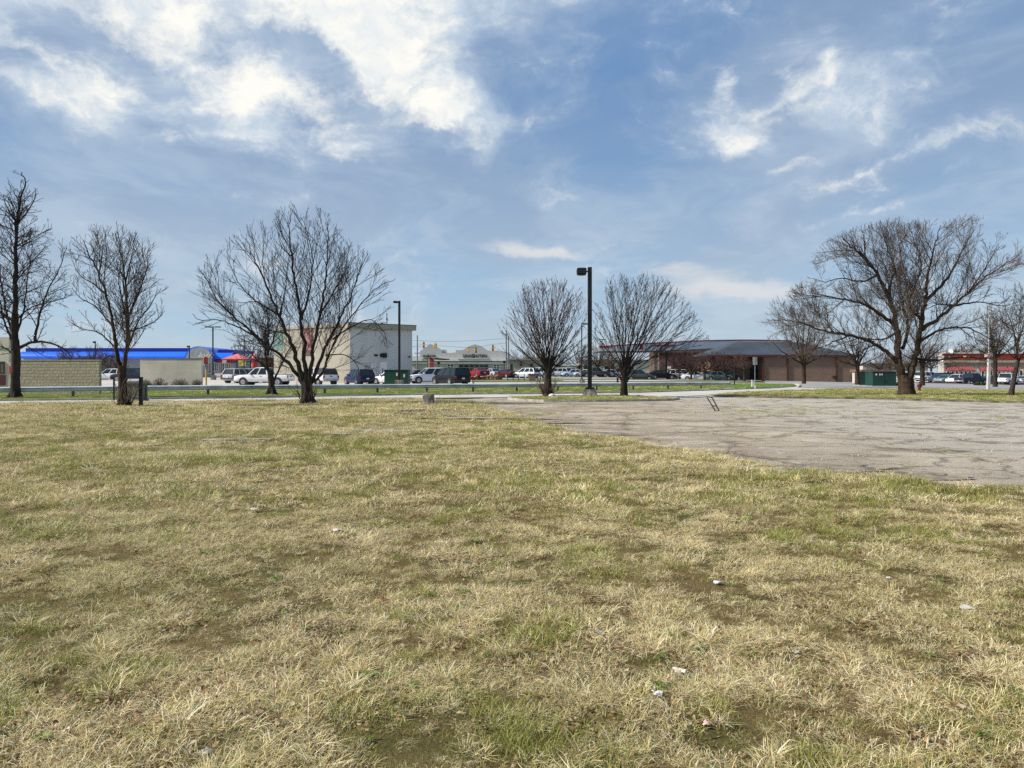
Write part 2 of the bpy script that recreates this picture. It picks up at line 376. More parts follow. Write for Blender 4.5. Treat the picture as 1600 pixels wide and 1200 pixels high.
STRIP = [gp(*q) for q in [(1112, 618.6), (1150, 614.5), (1200, 612.4), (1310, 608.3), (1450, 609.0), (1600, 611.5), (1900, 616)]] + [gp(*q) for q in [(1900, 640), (1600, 630.6), (1400, 624.6), (1200, 621.5), (1125, 619.8)]]
sheet('grass_strip', STRIP, .09, 1.2, M_verge, skirt=.1)
curb('lot_kerb', dense([gp(*q) for q in [(1118, 619.3), (1125, 619.9), (1200, 621.6), (1400, 624.8), (1600, 630.8), (1900, 640.3)]], 1.5), .16, .10, mat('dark_brown_kerb', (.15, .12, .095), .95, 0, .3, 2, .4, 20))  # kerb coloured dark brown along its whole length
ISL = [gp(*q) for q in [(795, 624), (812, 626.5), (850, 628), (930, 628), (1000, 627), (1045, 625.8), (1060, 624.5), (1040, 623), (985, 620.3), (850, 621.2), (810, 622.4)]]
sheet('island', ISL, .12, .8, M_verge, skirt=.14)
curb('island_kerb', dense(ISL + [ISL[0]], 1.0), .15, .125, M_curb)
# places beyond the rail
def zone(name, pts, dz, res, m): return sheet(name, [(wx(p, y), y) for p, y in pts], dz, res, m)
zone('front_lawn', [(1148, 76), (1200, 79), (1246, 88), (1240, 97), (1140, 97)], .13, 2, M_lawn)
zone('left_parking', [(-100, 70), (150, 67), (320, 71), (560, 77), (740, 81), (736, 118), (700, 128), (-100, 128)], .05, 3, M_park)
zone('cross_road', [(741, 81), (1000, 85), (1150, 97), (1245, 98), (1250, 104), (1080, 104), (1000, 103), (741, 97)], .05, 3, M_conc)
zone('middle_grass', [(741, 98), (1000, 104), (1085, 105), (1190, 106), (1150, 120), (1000, 121), (741, 118)], .05, 3, M_far)
zone('crossing_path', [(880, 104), (1000, 107), (1100, 108), (1000, 114), (960, 112), (880, 108)], .09, 3, M_conc)
zone('station_forecourt', [(741, 119), (1190, 121), (1190, 165), (741, 165)], .05, 4, M_street)
zone('right_street', [(1244, 82), (1310, 78.8), (1450, 75), (1600, 70), (1950, 62), (1950, 118), (1450, 122), (1340, 131), (1195, 131), (1195, 106), (1252, 100), (1248, 90)], .02, 3, M_street)
zone('right_parking', [(1450, 123), (1950, 119), (1950, 162), (1400, 162), (1400, 132)], .06, 4, M_park)
curb('street_kerb', dense([(wx(1246, 84), 84), (wx(1250, 92), 92), (wx(1242, 97.5), 97.5), (wx(1150, 97.3), 97.3)], 1.5), .25, .16, M_conc)
curb('parking_kerb', dense([(wx(1440, 121.5), 121.5), (wx(1700, 118.5), 118.5)], 4), .5, .22, mat('dark_kerb', (.09, .04, .035)))
M_slab = mat('worn_slab', (.29, .26, .215), .9, 0, .3, 3, .6, 14)
# bare slabs and mud showing through the field
for nm, c, rx, ry, m, sd_ in (('bare_patch', gp(608, 676), 1.0, .5, M_slab, 3), ('bare_patch', gp(352, 690), 1.0, .25, M_slab, 5), ('bare_patch', gp(530, 681), .5, .15, M_slab, 6),
                         ('mud_patch', gp(690, 643), 2.6, .9, mat('wet_mud', (.075, .055, .04), .8, 0, .25, 2.5, .8, 12), 7), ('bare_patch', gp(760, 655), 2.6, .55, M_lot, 9),
                         ('bare_patch', gp(700, 648), 2.0, .3, M_slab, 10)):
    rr = random.Random(sd_); pl = []
    for k in range(28):
        a = 2 * math.pi * k / 28; r = 1 + rr.uniform(-.45, .3); pl.append((c[0] + rx * r * math.cos(a), c[1] + ry * r * math.sin(a)))
    sheet(nm, pl, .06, .4, m, relief=.0)

M_dirt = mat('spilled_dirt', (.25, .20, .145), .95, 0, .3, 3, .8, 18)
for k in range(0, 11, 2):
    rr = random.Random(50 + k); e0 = Vector(LOT_EDGE[1 + k % 11]).lerp(Vector(LOT_EDGE[2 + k % 11]), rr.random()); pl = []
    for q in range(26): a = 2 * math.pi * q / 26; w = 1 + rr.uniform(-.45, .4); pl.append((e0.x + rr.uniform(.5, .6) * w * math.cos(a) * (1 + k % 3), e0.y + .3 * w * math.sin(a) * (1 + (k + 1) % 2)))
    sheet('dirt_patch', pl, .018, .4, M_dirt)
# ================================================================ GRASS
def blade_mat(name, cols, trans=.0):
    m = bpy.data.materials.new(name); m.use_nodes = True; g = NG(m.node_tree); p = m.node_tree.nodes['Principled BSDF']
    ge = g.n('ShaderNodeNewGeometry'); P = ge.outputs['Position']; ri = ge.outputs['Random Per Island']
    oi = g.n('ShaderNodeObjectInfo').outputs['Random']
    r = g.m('FRACT', g.m('ADD', ri, oi)); col = cols[0]; n = len(cols)
    for i in range(1, n): col = g.mix(g.ramp(r, i / n - .06, i / n + .06), col, cols[i])
    tint = g.noise(P, .45, 4, .6)
    col = g.mix(g.ramp(tint, .40, .60, 0, .45), col, g.mix(.5, col, (.18, .20, .03)))
    t2 = g.noise(P, 1.6, 4, .6)
    col = g.mix(g.ramp(t2, .52, .70, 0, .45), col, g.mix(.5, col, (.36, .24, .10)))
    g.put(p.inputs['Base Color'], col); p.inputs['Roughness'].default_value = .75; p.inputs['Specular IOR Level'].default_value = .25
    tr = g.n('ShaderNodeBsdfTranslucent'); g.put(tr.inputs[0], col); mx = g.n('ShaderNodeMixShader'); mx.inputs[0].default_value = .2
    m.node_tree.links.new(p.outputs[0], mx.inputs[1]); m.node_tree.links.new(tr.outputs[0], mx.inputs[2])
    m.node_tree.links.new(mx.outputs[0], m.node_tree.nodes['Material Output'].inputs['Surface'])
    return m
M_straw = blade_mat('straw_blades', [(.82, .70, .38), (.70, .56, .26), (.90, .81, .54), (.32, .22, .09), (.62, .54, .24), (.95, .89, .68), (.46, .33, .14)])
M_green = blade_mat('green_blades', [(.17, .22, .03), (.30, .33, .06), (.48, .45, .14), (.10, .14, .02), (.66, .57, .24)])
M_brown = blade_mat('thatch_blades', [(.18, .115, .05), (.30, .21, .10), (.10, .065, .035), (.42, .33, .17)])
CL = bpy.data.collections.new('grass_clumps')
def clump(i, seed, n, R, L, W, lean, m, spread=1., curl=.7, wind=0):
    r = random.Random(seed); V = []; F = []
    for _ in range(n):
        a = r.uniform(0, 2 * math.pi); d = R * math.sqrt(r.random()) * spread; x, y = d * math.cos(a), d * math.sin(a)
        b = a + r.gauss(0, .9) if r.random() < .6 else r.uniform(0, 6.283)
        if wind: b = b * .4 + wind
        l = L * r.uniform(.45, 1.25); th = max(.03, min(1.5, r.gauss(lean, .28))); w = W * r.uniform(.6, 1.3)
        p = Vector((x, y, -.008)); wv = Vector((-math.sin(b + r.gauss(0, .6)), math.cos(b), r.gauss(0, .3))).normalized() * w / 2
        k = len(V); segs = 3
        for s_ in range(segs + 1):
            ww = wv * (1 - (s_ / segs) ** 1.6 * .92)
            V += [tuple(p - ww), tuple(p + ww)]
            dd = Vector((math.cos(b) * math.sin(th), math.sin(b) * math.sin(th), math.cos(th)))
            p = p + dd * l / segs; p.z = max(p.z, .004 + r.random() * .012); th = min(1.75, th + curl * r.uniform(.3, 1.1)); b += r.gauss(0, .22)
        F += [(k + 2 * s_, k + 2 * s_ + 1, k + 2 * s_ + 3, k + 2 * s_ + 2) for s_ in range(segs)]
    me = bpy.data.meshes.new('grass_tuft'); me.from_pydata(V, [], F); me.materials.append(m); me.update()
    o = bpy.data.objects.new('grass_tuft_%02d' % i, me); CL.objects.link(o)
K = 0
for R, W, n, L in ((.13, .0030, 85, .085), (.27, .0052, 120, .095), (.55, .011, 150, .11)):     # near, middle, far
    for j in range(3): clump(K, 10 + K, n, R, L * (.75 + .25 * j), W, .85, M_straw, 1, .75); K += 1
    for j in range(2): clump(K, 40 + K, int(n * .9), R, L * .85, W * .95, .5, M_green, 1, .4); K += 1
    clump(K, 70 + K, int(n * .8), R, L * .7, W, 1.25, M_brown, 1, .2); K += 1
    clump(K, 90 + K, int(n * .8), R * .75, L * 1.7, W * 1.25, .8, M_straw, .45, .55); K += 1      # long arching tussock
    clump(K, 95 + K, int(n * .9), R, L * 1.25, W * .95, 1.1, M_straw, 1, .35, wind=1.2); K += 1      # combed flat straw
NT = 8
M_weed = blade_mat('weed_leaves', [(.07, .13, .02), (.12, .19, .03), (.16, .22, .05)])
M_dead = blade_mat('dead_leaf_bits', [(.20, .10, .05), (.34, .22, .12), (.12, .06, .035), (.46, .36, .24)])
for q in range(3):                                        # broad-leaved rosettes; then dead leaf crumbs
    r = random.Random(300 + q); V = []; F = []
    for k in range(9):
        a = k * 2.4 + r.uniform(-.3, .3); l = r.uniform(.03, .075); w = l * .38; k0 = len(V); c, s_ = math.cos(a), math.sin(a); z = r.uniform(.008, .03)
        for u, ww in ((.1, .15), (.45, 1), (.8, .8), (1, .05)): V += [(c * l * u - s_ * w * ww / 2, s_ * l * u + c * w * ww / 2, z * math.sin(u * 2.4) + .006), (c * l * u + s_ * w * ww / 2, s_ * l * u - c * w * ww / 2, z * math.sin(u * 2.4) + .006)]
        F += [(k0 + 2 * i, k0 + 2 * i + 1, k0 + 2 * i + 3, k0 + 2 * i + 2) for i in range(3)]
    me = bpy.data.meshes.new('rosette'); me.from_pydata(V, [], F); me.materials.append(M_weed); CL.objects.link(bpy.data.objects.new('grass_tuft_%02d' % (24 + q), me))
for q in range(2):
    r = random.Random(320 + q); V = []; F = []
    for k in range(26):
        x_, y_ = r.gauss(0, .09), r.gauss(0, .09); l = r.uniform(.006, .022); k0 = len(V); a = r.uniform(0, 6.28)
        V += [(x_ + l * math.cos(a + b), y_ + l * .7 * math.sin(a + b), r.uniform(.004, .022)) for b in (0, 1.4, 3.0, 4.6)]; F.append((k0, k0 + 1, k0 + 2, k0 + 3))
    me = bpy.data.meshes.new('crumbs'); me.from_pydata(V, [], F); me.materials.append(M_dead); CL.objects.link(bpy.data.objects.new('grass_tuft_%02d' % (27 + q), me))
rng = np.random.default_rng(4)
PX = []; PY = []; LOD = []; ZN = []
for y0, y1, dens, lod in ((2.0, 5.2, 300, 0), (5.2, 9, 210, 0), (9, 16, 66, 1), (16, 26, 44, 1), (26, 47, 16, 2)):
    hw = .74 * y1 + 2.0; n = int(dens * (y1 - y0) * 2 * hw); x = rng.uniform(-hw, hw, n); y = rng.uniform(y0, y1, n)
    ok = np.abs(x) < .74 * y + 2.0; PX.append(x[ok]); PY.append(y[ok]); LOD.append(np.full(ok.sum(), lod))
x = np.concatenate(PX); y = np.concatenate(PY); lod = np.concatenate(LOD)
ok = inpoly(x, y, FIELD)
hf = fbm(x * 3.1, y * 3.1, 51, 3); mf = fbm(x * .9, y * .9, 57, 3)
keep = np.clip(.58 + (hf - .44) * 4.4, .36, 1) * np.clip(.95 + (mf - .45) * 2.0, .75, 1); low = rng.random(len(x)) > np.where(lod == 0, keep, np.maximum(keep, .45 + .25 * lod)); ok &= ~low | (rng.random(len(x)) < .72)
for c, rx, ry in ((gp(608, 676), .75, .36), (gp(352, 690), .75, .18), (gp(690, 643), 1.9, .55), (gp(760, 655), 1.9, .3)):
    e = ((x - c[0]) / rx) ** 2 + ((y - c[1]) / ry) ** 2; ok &= (e > 1) | (rng.random(len(x)) < .22)
# weeds creeping over the broken asphalt
n = 9000; wx_ = rng.uniform(-4, 34, n); wy_ = rng.uniform(9, 45, n)
pxw = 800 + FPX * wx_ / wy_; pyw = HORIZ + EYE * FPX / wy_
inl = inpoly(wx_, wy_, LOT) & ~inpoly(wx_, wy_, FIELD)
pw = .02 + .75 * np.exp(-(((pxw - 1205) / 90) ** 2 + ((pyw - 644) / 4.5) ** 2)) + .5 * np.exp(-(((pxw - 790) / 85) ** 2 + ((pyw - 652) / 8) ** 2))
ed = np.min([np.hypot(wx_ - a[0], wy_ - a[1]) for a in dense(LOT_EDGE, .7)], axis=0); pw += .75 * np.exp(-(ed / 1.1) ** 2) * (fbm(wx_ * 1.2, wy_ * 1.2, 63, 3) > .47) + .35 * (fbm(wx_ * .5, wy_ * 1.3, 91, 4) > .62)
inl &= (rng.random(n) < pw)
low = np.concatenate([low[ok], np.zeros(inl.sum(), bool)]); x = np.concatenate([x[ok], wx_[inl]]); y = np.concatenate([y[ok], wy_[inl]]); lod = np.concatenate([lod[ok], np.where(wy_[inl] < 26, 1, 2)])
weed = np.concatenate([np.zeros(ok.sum(), bool), np.ones(inl.sum(), bool)])
# verge, island and strip
def more(poly, n, hi=0.10):
    xs = [p[0] for p in poly]; ys = [p[1] for p in poly]; a = rng.uniform(min(xs), max(xs), n); b = rng.uniform(min(ys), max(ys), n)
    k = inpoly(a, b, poly) & (np.abs(a) < .72 * b + 3); return a[k], b[k]
ZX = np.zeros(len(x))
for poly, n in ((ISL, 1500), (STRIP, 9000), (VERGE, 9000)):
    a, b = more(poly, n); x = np.concatenate([x, a]); y = np.concatenate([y, b]); lod = np.concatenate([lod, np.full(len(a), 2)])
    weed = np.concatenate([weed, np.zeros(len(a), bool)]); low = np.concatenate([low, np.zeros(len(a), bool)]); ZX = np.concatenate([ZX, np.full(len(a), .11)])
N = len(x)
g1 = fbm(x * .30, y * .42, 3, 4); g2 = fbm(x * 1.5, y * 1.5, 9, 3); g3 = fbm(x * .8, y * .8, 21, 3); rr = rng.random(N)
green = (g1 - .5) * 2.0 + (g2 - .5) * 3.2 + (fbm(x * 4.2, y * 4.2, 77, 2) - .5) * 1.6 + np.where(x > .28 * y, .10, 0) + np.where((y < 6.5) & (x > 0), .10, 0) - np.where((y > 20) & (x < 0), .22, 0)
green = np.where(weed, 1.2, green); green = np.where(ZX > 0, green + .55, green)
pg = np.clip(.27 + green * 1.1, .03, .92)
kind = np.where(rr < pg, rng.integers(3, 5, N), rng.integers(0, 3, N))
r2 = rng.random(N)
kind = np.where((r2 < .14 + .5 * (g3 > .62)) & (rng.random(N) < .5), 5, kind)
kind = np.where((rng.random(N) < .14) & (g2 > .45), 6, kind)
kind = np.where((rng.random(N) < .14) & (kind < 3), 7, kind)
kind = np.where(low, np.where(rng.random(N) < .5, 5, np.where(rng.random(N) < .5, 7, 4)), kind)
idx = (lod * NT + kind).astype(np.int32); u_ = rng.random(N); near = y < 14
idx = np.where(near & (u_ < .012) & (ZX == 0), rng.integers(24, 27, N), idx); idx = np.where(near & (u_ > .88) & (ZX == 0), rng.integers(27, 29, N), idx).astype(np.int32)
rel = (fbm(x * .45, y * .45, 5, 1) - .5) * .09
zz = np.array([gh(a, b) for a, b in zip(x, y)]) + np.where(ZX > 0, ZX, np.where(weed, .0, .028 + rel))
me = bpy.data.meshes.new('grass'); me.vertices.add(N); me.vertices.foreach_set('co', np.column_stack([x, y, zz]).astype(np.float32).ravel())
a_ = me.attributes.new('tuft', 'INT', 'POINT'); a_.data.foreach_set('value', idx)
a_ = me.attributes.new('turn', 'FLOAT_VECTOR', 'POINT')
tilt = rng.normal(0, .10, (N, 2)); a_.data.foreach_set('vector', np.column_stack([tilt, rng.uniform(0, 6.283, N)]).astype(np.float32).ravel())
a_ = me.attributes.new('size', 'FLOAT', 'POINT')
big = .38 + .95 * fbm(x * 3.1, y * 3.1, 51, 3) * (.5 + .8 * fbm(x * .9, y * .9, 31, 3)); big = np.where(fbm(x * 3.1, y * 3.1, 51, 3) < .42, big * .75, big); a_.data.foreach_set('value', (big * np.where(low, .8, 1) * rng.uniform(.8, 1.25, N) * np.where(weed, .6, 1) * np.where(ZX > 0, .7, 1)).astype(np.float32))
go = bpy.data.objects.new('grass', me); COL.objects.link(go); go['kind'] = 'stuff'
tag(go, 'dry straw and green grass tufts covering the open field and verges', 'grass')
ng = bpy.data.node_groups.new('grass_scatter', 'GeometryNodeTree')
ng.interface.new_socket('Geometry', in_out='INPUT', socket_type='NodeSocketGeometry'); ng.interface.new_socket('Geometry', in_out='OUTPUT', socket_type='NodeSocketGeometry')
gi = ng.nodes.new('NodeGroupInput'); gout = ng.nodes.new('NodeGroupOutput'); iop = ng.nodes.new('GeometryNodeInstanceOnPoints')
ci = ng.nodes.new('GeometryNodeCollectionInfo'); ci.inputs['Collection'].default_value = CL; ci.inputs['Separate Children'].default_value = True; ci.inputs['Reset Children'].default_value = True
def na(nm, t):
    q = ng.nodes.new('GeometryNodeInputNamedAttribute'); q.data_type = t; q.inputs['Name'].default_value = nm
    return [o for o in q.outputs if o.enabled and o.name == 'Attribute'][0]
e2r = ng.nodes.new('FunctionNodeEulerToRotation'); L_ = ng.links.new
L_(gi.outputs[0], iop.inputs['Points']); L_(ci.outputs[0], iop.inputs['Instance']); iop.inputs['Pick Instance'].default_value = True
L_(na('tuft', 'INT'), iop.inputs['Instance Index']); L_(na('turn', 'FLOAT_VECTOR'), e2r.inputs[0]); L_(e2r.outputs[0], iop.inputs['Rotation'])
L_(na('size', 'FLOAT'), iop.inputs['Scale']); L_(iop.outputs[0], gout.inputs[0])
md = go.modifiers.new('scatter', 'NODES'); md.node_group = ng

# loose stones on the lot: one stuff object of many small faceted stones
def stones():
    r = random.Random(8); mb = MB(); n = 0
    while n < 5200:
        Yv = 10 + 30 * r.random() ** 1.6; X = r.uniform(1, .75 * Yv + 1)
        if not inpoly(np.array([X]), np.array([Yv]), LOT)[0] or inpoly(np.array([X]), np.array([Yv]), FIELD)[0]: continue
        s = r.uniform(.005, .018) * (1 + Yv / 60); n += 1
        vs = [(X + s * math.cos(a) * r.uniform(.6, 1.2), Yv + s * math.sin(a) * r.uniform(.6, 1.2), .0) for a in (0, 1.57, 3.14, 4.71)] + [(X + r.uniform(-.3, .3) * s, Yv, s * r.uniform(.5, 1.0))]
        mb.add(vs, [(0, 1, 4), (1, 2, 4), (2, 3, 4), (3, 0, 4)])
    o = obj('gravel', mb, mat('loose_stone', (.36, .33, .29), .9, 0, .25, 1.5), kind='stuff'); tag(o, 'loose pale stones scattered on the broken asphalt lot', 'gravel')
stones()
# ================================================================ TREES (bare, early spring)
def bark(name, c, c2): return mat(name, c, .9, 0, .2, 6, .9, 25, col2=c2, spec=.15, stretch=(1, 1, .25))
M_bark = bark('dark_bark', (.06, .046, .038), (.022, .017, .014))
M_twig = mat('dark_twigs', (.065, .05, .042), .9, 0, .15, 2, spec=.1)
M_bark_b = bark('brown_bark', (.075, .05, .034), (.028, .019, .014))
M_twig_b = mat('brown_twigs', (.11, .08, .062), .9, 0, .15, 2, spec=.1)
M_twig_r = mat('reddish_twigs', (.11, .062, .058), .9, 0, .15, 2, spec=.1)
M_twig_g = mat('pale_twigs', (.13, .105, .085), .9, 0, .15, 2, spec=.1)

def spline(pts, k=5):
    P = [Vector(p) for p in pts]; P = [P[0] * 2 - P[1]] + P + [P[-1] * 2 - P[-2]]; out = []
    for i in range(1, len(P) - 2):
        a, b, c, d = P[i - 1:i + 3]
        for j in range(k):
            t = j / k; out.append(.5 * ((2 * b) + (c - a) * t + (2 * a - 5 * b + 4 * c - d) * t * t + (3 * b - a - 3 * c + d) * t ** 3))
    return out + [P[-2]]
def perp(t, r):
    v = Vector((r.gauss(0, 1), r.gauss(0, 1), r.gauss(0, 1))); v = v - t * v.dot(t); return v.normalized()

def grow_tree(name, label, base, trunk, limbs, env, levels, seed=1, extra=4, bark_m=None, twig_m=None, group=None, flare=1.35, depth=.9, rt=.010, sprouts=0, names=('trunk', 'crown')):
    """base=(px,Y) ; trunk/limbs traced as [(px,py,depth m)..], r0, r1 ; env=[(py, left px, right px)..] crown outline"""
    r = random.Random(seed); px0, Y = base; o = on(px0, Y, .04); sc = Y / FPX; gz = o.z
    def L(q): return Vector(((q[0] - px0) * sc, q[2] if len(q) > 2 else 0, wz(q[1], Y) - gz))
    E = sorted([(wz(py, Y) - gz, (a - px0) * sc, (b - px0) * sc) for py, a, b in env])
    def inside(p, tol=0.):
        z = p.z
        if z <= E[0][0] - .3 or z >= E[-1][0] + tol: return False
        z = max(E[0][0], min(z, E[-1][0] - 1e-3))
        for (z0, a0, b0), (z1, a1, b1) in zip(E[:-1], E[1:]):
            if z0 <= z <= z1:
                f = (z - z0) / (z1 - z0 + 1e-6); a = a0 + (a1 - a0) * f; b = b0 + (b1 - b0) * f
                c = (a + b) / 2; hw = (b - a) / 2 + tol; return ((p.x - c) / hw) ** 2 + (p.y / (hw * depth)) ** 2 < 1
        return False
    T = MB(); C = MB()
    tp = spline([L(q) for q in trunk[0]], 6)
    tr = [trunk[1] + (trunk[2] - trunk[1]) * i / (len(tp) - 1) for i in range(len(tp))]
    tr = [x * (1 + (flare - 1) * max(0, 1 - p.z / .9) ** 2) * (1 + r.uniform(-.05, .05)) for x, p in zip(tr, tp)]
    T.tube(tp, tr, 12)
    if flare > 1.2:
        for k in range(5):                                     # root flares
            a = k * 1.256 + r.uniform(-.3, .3); q = tp[0]
            T.tube([q + Vector((math.cos(a) * tr[0] * .55, math.sin(a) * tr[0] * .55, .45)), q + Vector((math.cos(a) * tr[0] * 1.0, math.sin(a) * tr[0] * 1.0, .08)), q + Vector((math.cos(a) * tr[0] * 1.7, math.sin(a) * tr[0] * 1.7, -.12))], [tr[0] * .22, tr[0] * .36, tr[0] * .16], 6)
    main = []
    for pts, a, b in limbs:
        pl = spline([L(q) for q in pts], 5); jit = (pl[-1] - pl[0]).length * .004
        pl = [p + Vector((r.gauss(0, jit), r.gauss(0, jit), r.gauss(0, jit))) if 0 < i < len(pl) - 1 else p for i, p in enumerate(pl)]
        main.append((pl, [a + (b - a) * (i / (len(pl) - 1)) ** .55 for i in range(len(pl))]))
    for k in range(extra):                                     # limbs of the same habit towards and away from the eye
        pl, rd = main[r.randrange(len(main))]; q0 = pl[0]; ang = r.choice([-1, 1]) * r.uniform(.9, 2.1); M = Matrix.Rotation(ang, 3, 'Z'); s = r.uniform(.75, .97)
        ex = [q0 + M @ ((p - q0) * s) for p in pl]; cut = len(ex)
        for i, p in enumerate(ex):
            if i > 4 and not inside(p, .15): cut = i; break
        if cut > 4: main.append((ex[:cut], [x * .85 for x in rd[:cut]]))
    for pl, rd in main: T.tube(pl, rd, 7)
    nb = [0]
    def sub(pl, rd, lv):
        sp, Lf, amin, amax, trop, curl, t0, rmax, Lmax = levels[lv]; tot = sum((b - a).length for a, b in zip(pl[:-1], pl[1:])); n = int(tot * (1 - t0) / sp + r.random())
        last = lv == len(levels) - 1; side = r.uniform(0, 6.28)
        for i in range(n):
            t = t0 + (1 - t0) * (i + r.random() * .9) / max(n, 1); f = t * (len(pl) - 1); k = min(int(f), len(pl) - 2); p = pl[k].lerp(pl[k + 1], f - k)
            tan = (pl[k + 1] - pl[k]).normalized(); side += 2.4 + r.gauss(0, .5); u = perp(tan, r); a = math.radians(r.uniform(amin, amax))
            w = u.cross(tan); u = (u * math.cos(side) + w * math.sin(side)).normalized()
            d = tan * math.cos(a) + u * math.sin(a); d.z += .10
            Ln = min(Lmax, tot * Lf * (1.1 - .38 * t)) * r.uniform(.55, 1.15); ra = min(rmax, rd[k] * .5); tip = rt * (.75 if last else 1)
            ns = 3 if last else 5; q = [p]; st = Ln / ns; tol = r.uniform(-.12, .05) * abs(E[-1][0]) * .25; bend = perp(d, r) * curl
            for s in range(ns):
                d = (d + Vector((0, 0, trop)) + bend * r.uniform(.2, 1) + Vector((r.gauss(0, .04), r.gauss(0, .04), r.gauss(0, .03)))).normalized(); nx = q[-1] + d * st
                if not inside(nx, tol + .1): break
                q.append(nx)
            if len(q) < 2: continue
            m = len(q); rs = [max(tip * .8, ra + (tip - ra) * (j / (m - 1)) ** .75) for j in range(m)]
            (T if ra > .05 and lv == 0 else C).tube(q, rs, 5 if lv == 0 else 3, cap=False); nb[0] += 1
            if not last and m > 2: sub(q, rs, lv + 1)
    for pl, rd in main: sub(pl, rd, 0)
    for k in range(sprouts):
        a = r.uniform(0, 6.28); q = [Vector((math.cos(a) * tr[0] * .9, math.sin(a) * tr[0] * .9, r.uniform(0, .4)))]; d = Vector((math.cos(a) * .5, math.sin(a) * .5, 1))
        for s in range(4): d = (d + Vector((r.gauss(0, .3), r.gauss(0, .3), .1))).normalized(); q.append(q[-1] + d * r.uniform(.15, .38))
        C.tube(q, [.018, .014, .012, .010, .008], 4, cap=False)
    e = thing(name, label, 'tree', o, 0, group)
    obj(names[0], T, bark_m or M_bark, e); obj(names[1], C, twig_m or M_twig, e)
    return e
#           spacing, length factor, angle min/max, up-tropism, curl, start t, max radius, max length
ROADTREES = 'bare trees standing along the access road'
# tall ragged tree at the far left
grow_tree('bare_tree', 'tall ragged bare tree with straight central leader at the left beside the tan block wall', (24, 46.5), ([(24, 623), (24, 590), (25, 560), (23, 530)], .27, .23),
    [([(23, 535), (24, 480), (26, 430), (25, 380), (26, 350), (30, 325), (40, 285), (33, 270)], .22, .02), ([(27, 350), (40, 335), (52, 315), (56, 300)], .07, .02), ([(26, 352), (18, 330), (12, 315), (3, 312)], .05, .015),
     ([(30, 330), (28, 310), (34, 296)], .04, .015), ([(28, 545), (50, 535), (75, 535), (100, 545), (112, 560)], .12, .03), ([(55, 534), (62, 490), (75, 455), (92, 420), (105, 385)], .10, .015),
     ([(26, 520), (38, 480), (45, 420), (52, 380)], .09, .015), ([(24, 530), (10, 490), (2, 440), (-4, 380)], .10, .02), ([(24, 505), (-5, 480), (-30, 430), (-45, 400)], .10, .02), ([(25, 560), (10, 545), (-20, 535)], .08, .02),
     ([(25, 500), (50, 480), (85, 470), (105, 465)], .06, .015), ([(24, 545), (14, 520), (6, 500), (0, 470)], .10, .04), ([(25, 440), (50, 410), (72, 385)], .04, .012)],
    [(600, -30, 60), (560, -60, 115), (500, -85, 118), (440, -75, 112), (390, -60, 106), (350, -35, 82), (320, -20, 62), (290, 5, 58), (268, 20, 50)],
    [(.34, .40, 35, 75, .02, .10, .12, .034, 2.6), (.22, .45, 30, 65, .03, .12, .1, .015, 1.2), (.18, .5, 30, 60, .04, .1, .2, .010, .5)], 3, 5, rt=.011, group=ROADTREES)
# twin stem tree
grow_tree('bare_tree', 'slender twin-stemmed bare tree with clump of brush at its foot beside the olive utility box', (195, 35.4), ([(194, 639), (192, 615), (191, 590), (190, 572)], .21, .17),
    [([(190, 590), (182, 545), (176, 505), (165, 455), (150, 420), (138, 395), (130, 375)], .13, .014), ([(193, 585), (198, 545), (200, 500), (196, 440), (190, 400), (183, 362)], .13, .012),
     ([(200, 540), (215, 505), (232, 480), (252, 450)], .06, .012), ([(198, 500), (215, 460), (228, 425), (232, 390)], .06, .012), ([(196, 440), (205, 405), (212, 375)], .05, .01), ([(176, 510), (150, 480), (125, 465), (112, 450)], .05, .01),
     ([(168, 462), (148, 445), (125, 430), (112, 405)], .05, .01), ([(182, 545), (155, 520), (130, 515), (110, 505)], .05, .01), ([(199, 520), (225, 510), (245, 500), (258, 485)], .04, .01), ([(155, 430), (160, 395), (165, 365)], .04, .01),
     ([(186, 560), (172, 556), (160, 562)], .06, .03)],
    [(600, 150, 230), (570, 120, 250), (530, 98, 258), (480, 92, 266), (430, 96, 262), (390, 104, 248), (365, 120, 228), (350, 150, 205)],
    [(.24, .42, 28, 58, .06, .05, .1, .018, 2.2), (.19, .45, 25, 50, .05, .05, .1, .009, 1.0), (.18, .5, 25, 55, .05, .06, .1, .0078, .42)], 7, 5, bark_m=M_bark_b, rt=.0082, twig_m=M_twig_g, sprouts=26, group=ROADTREES)
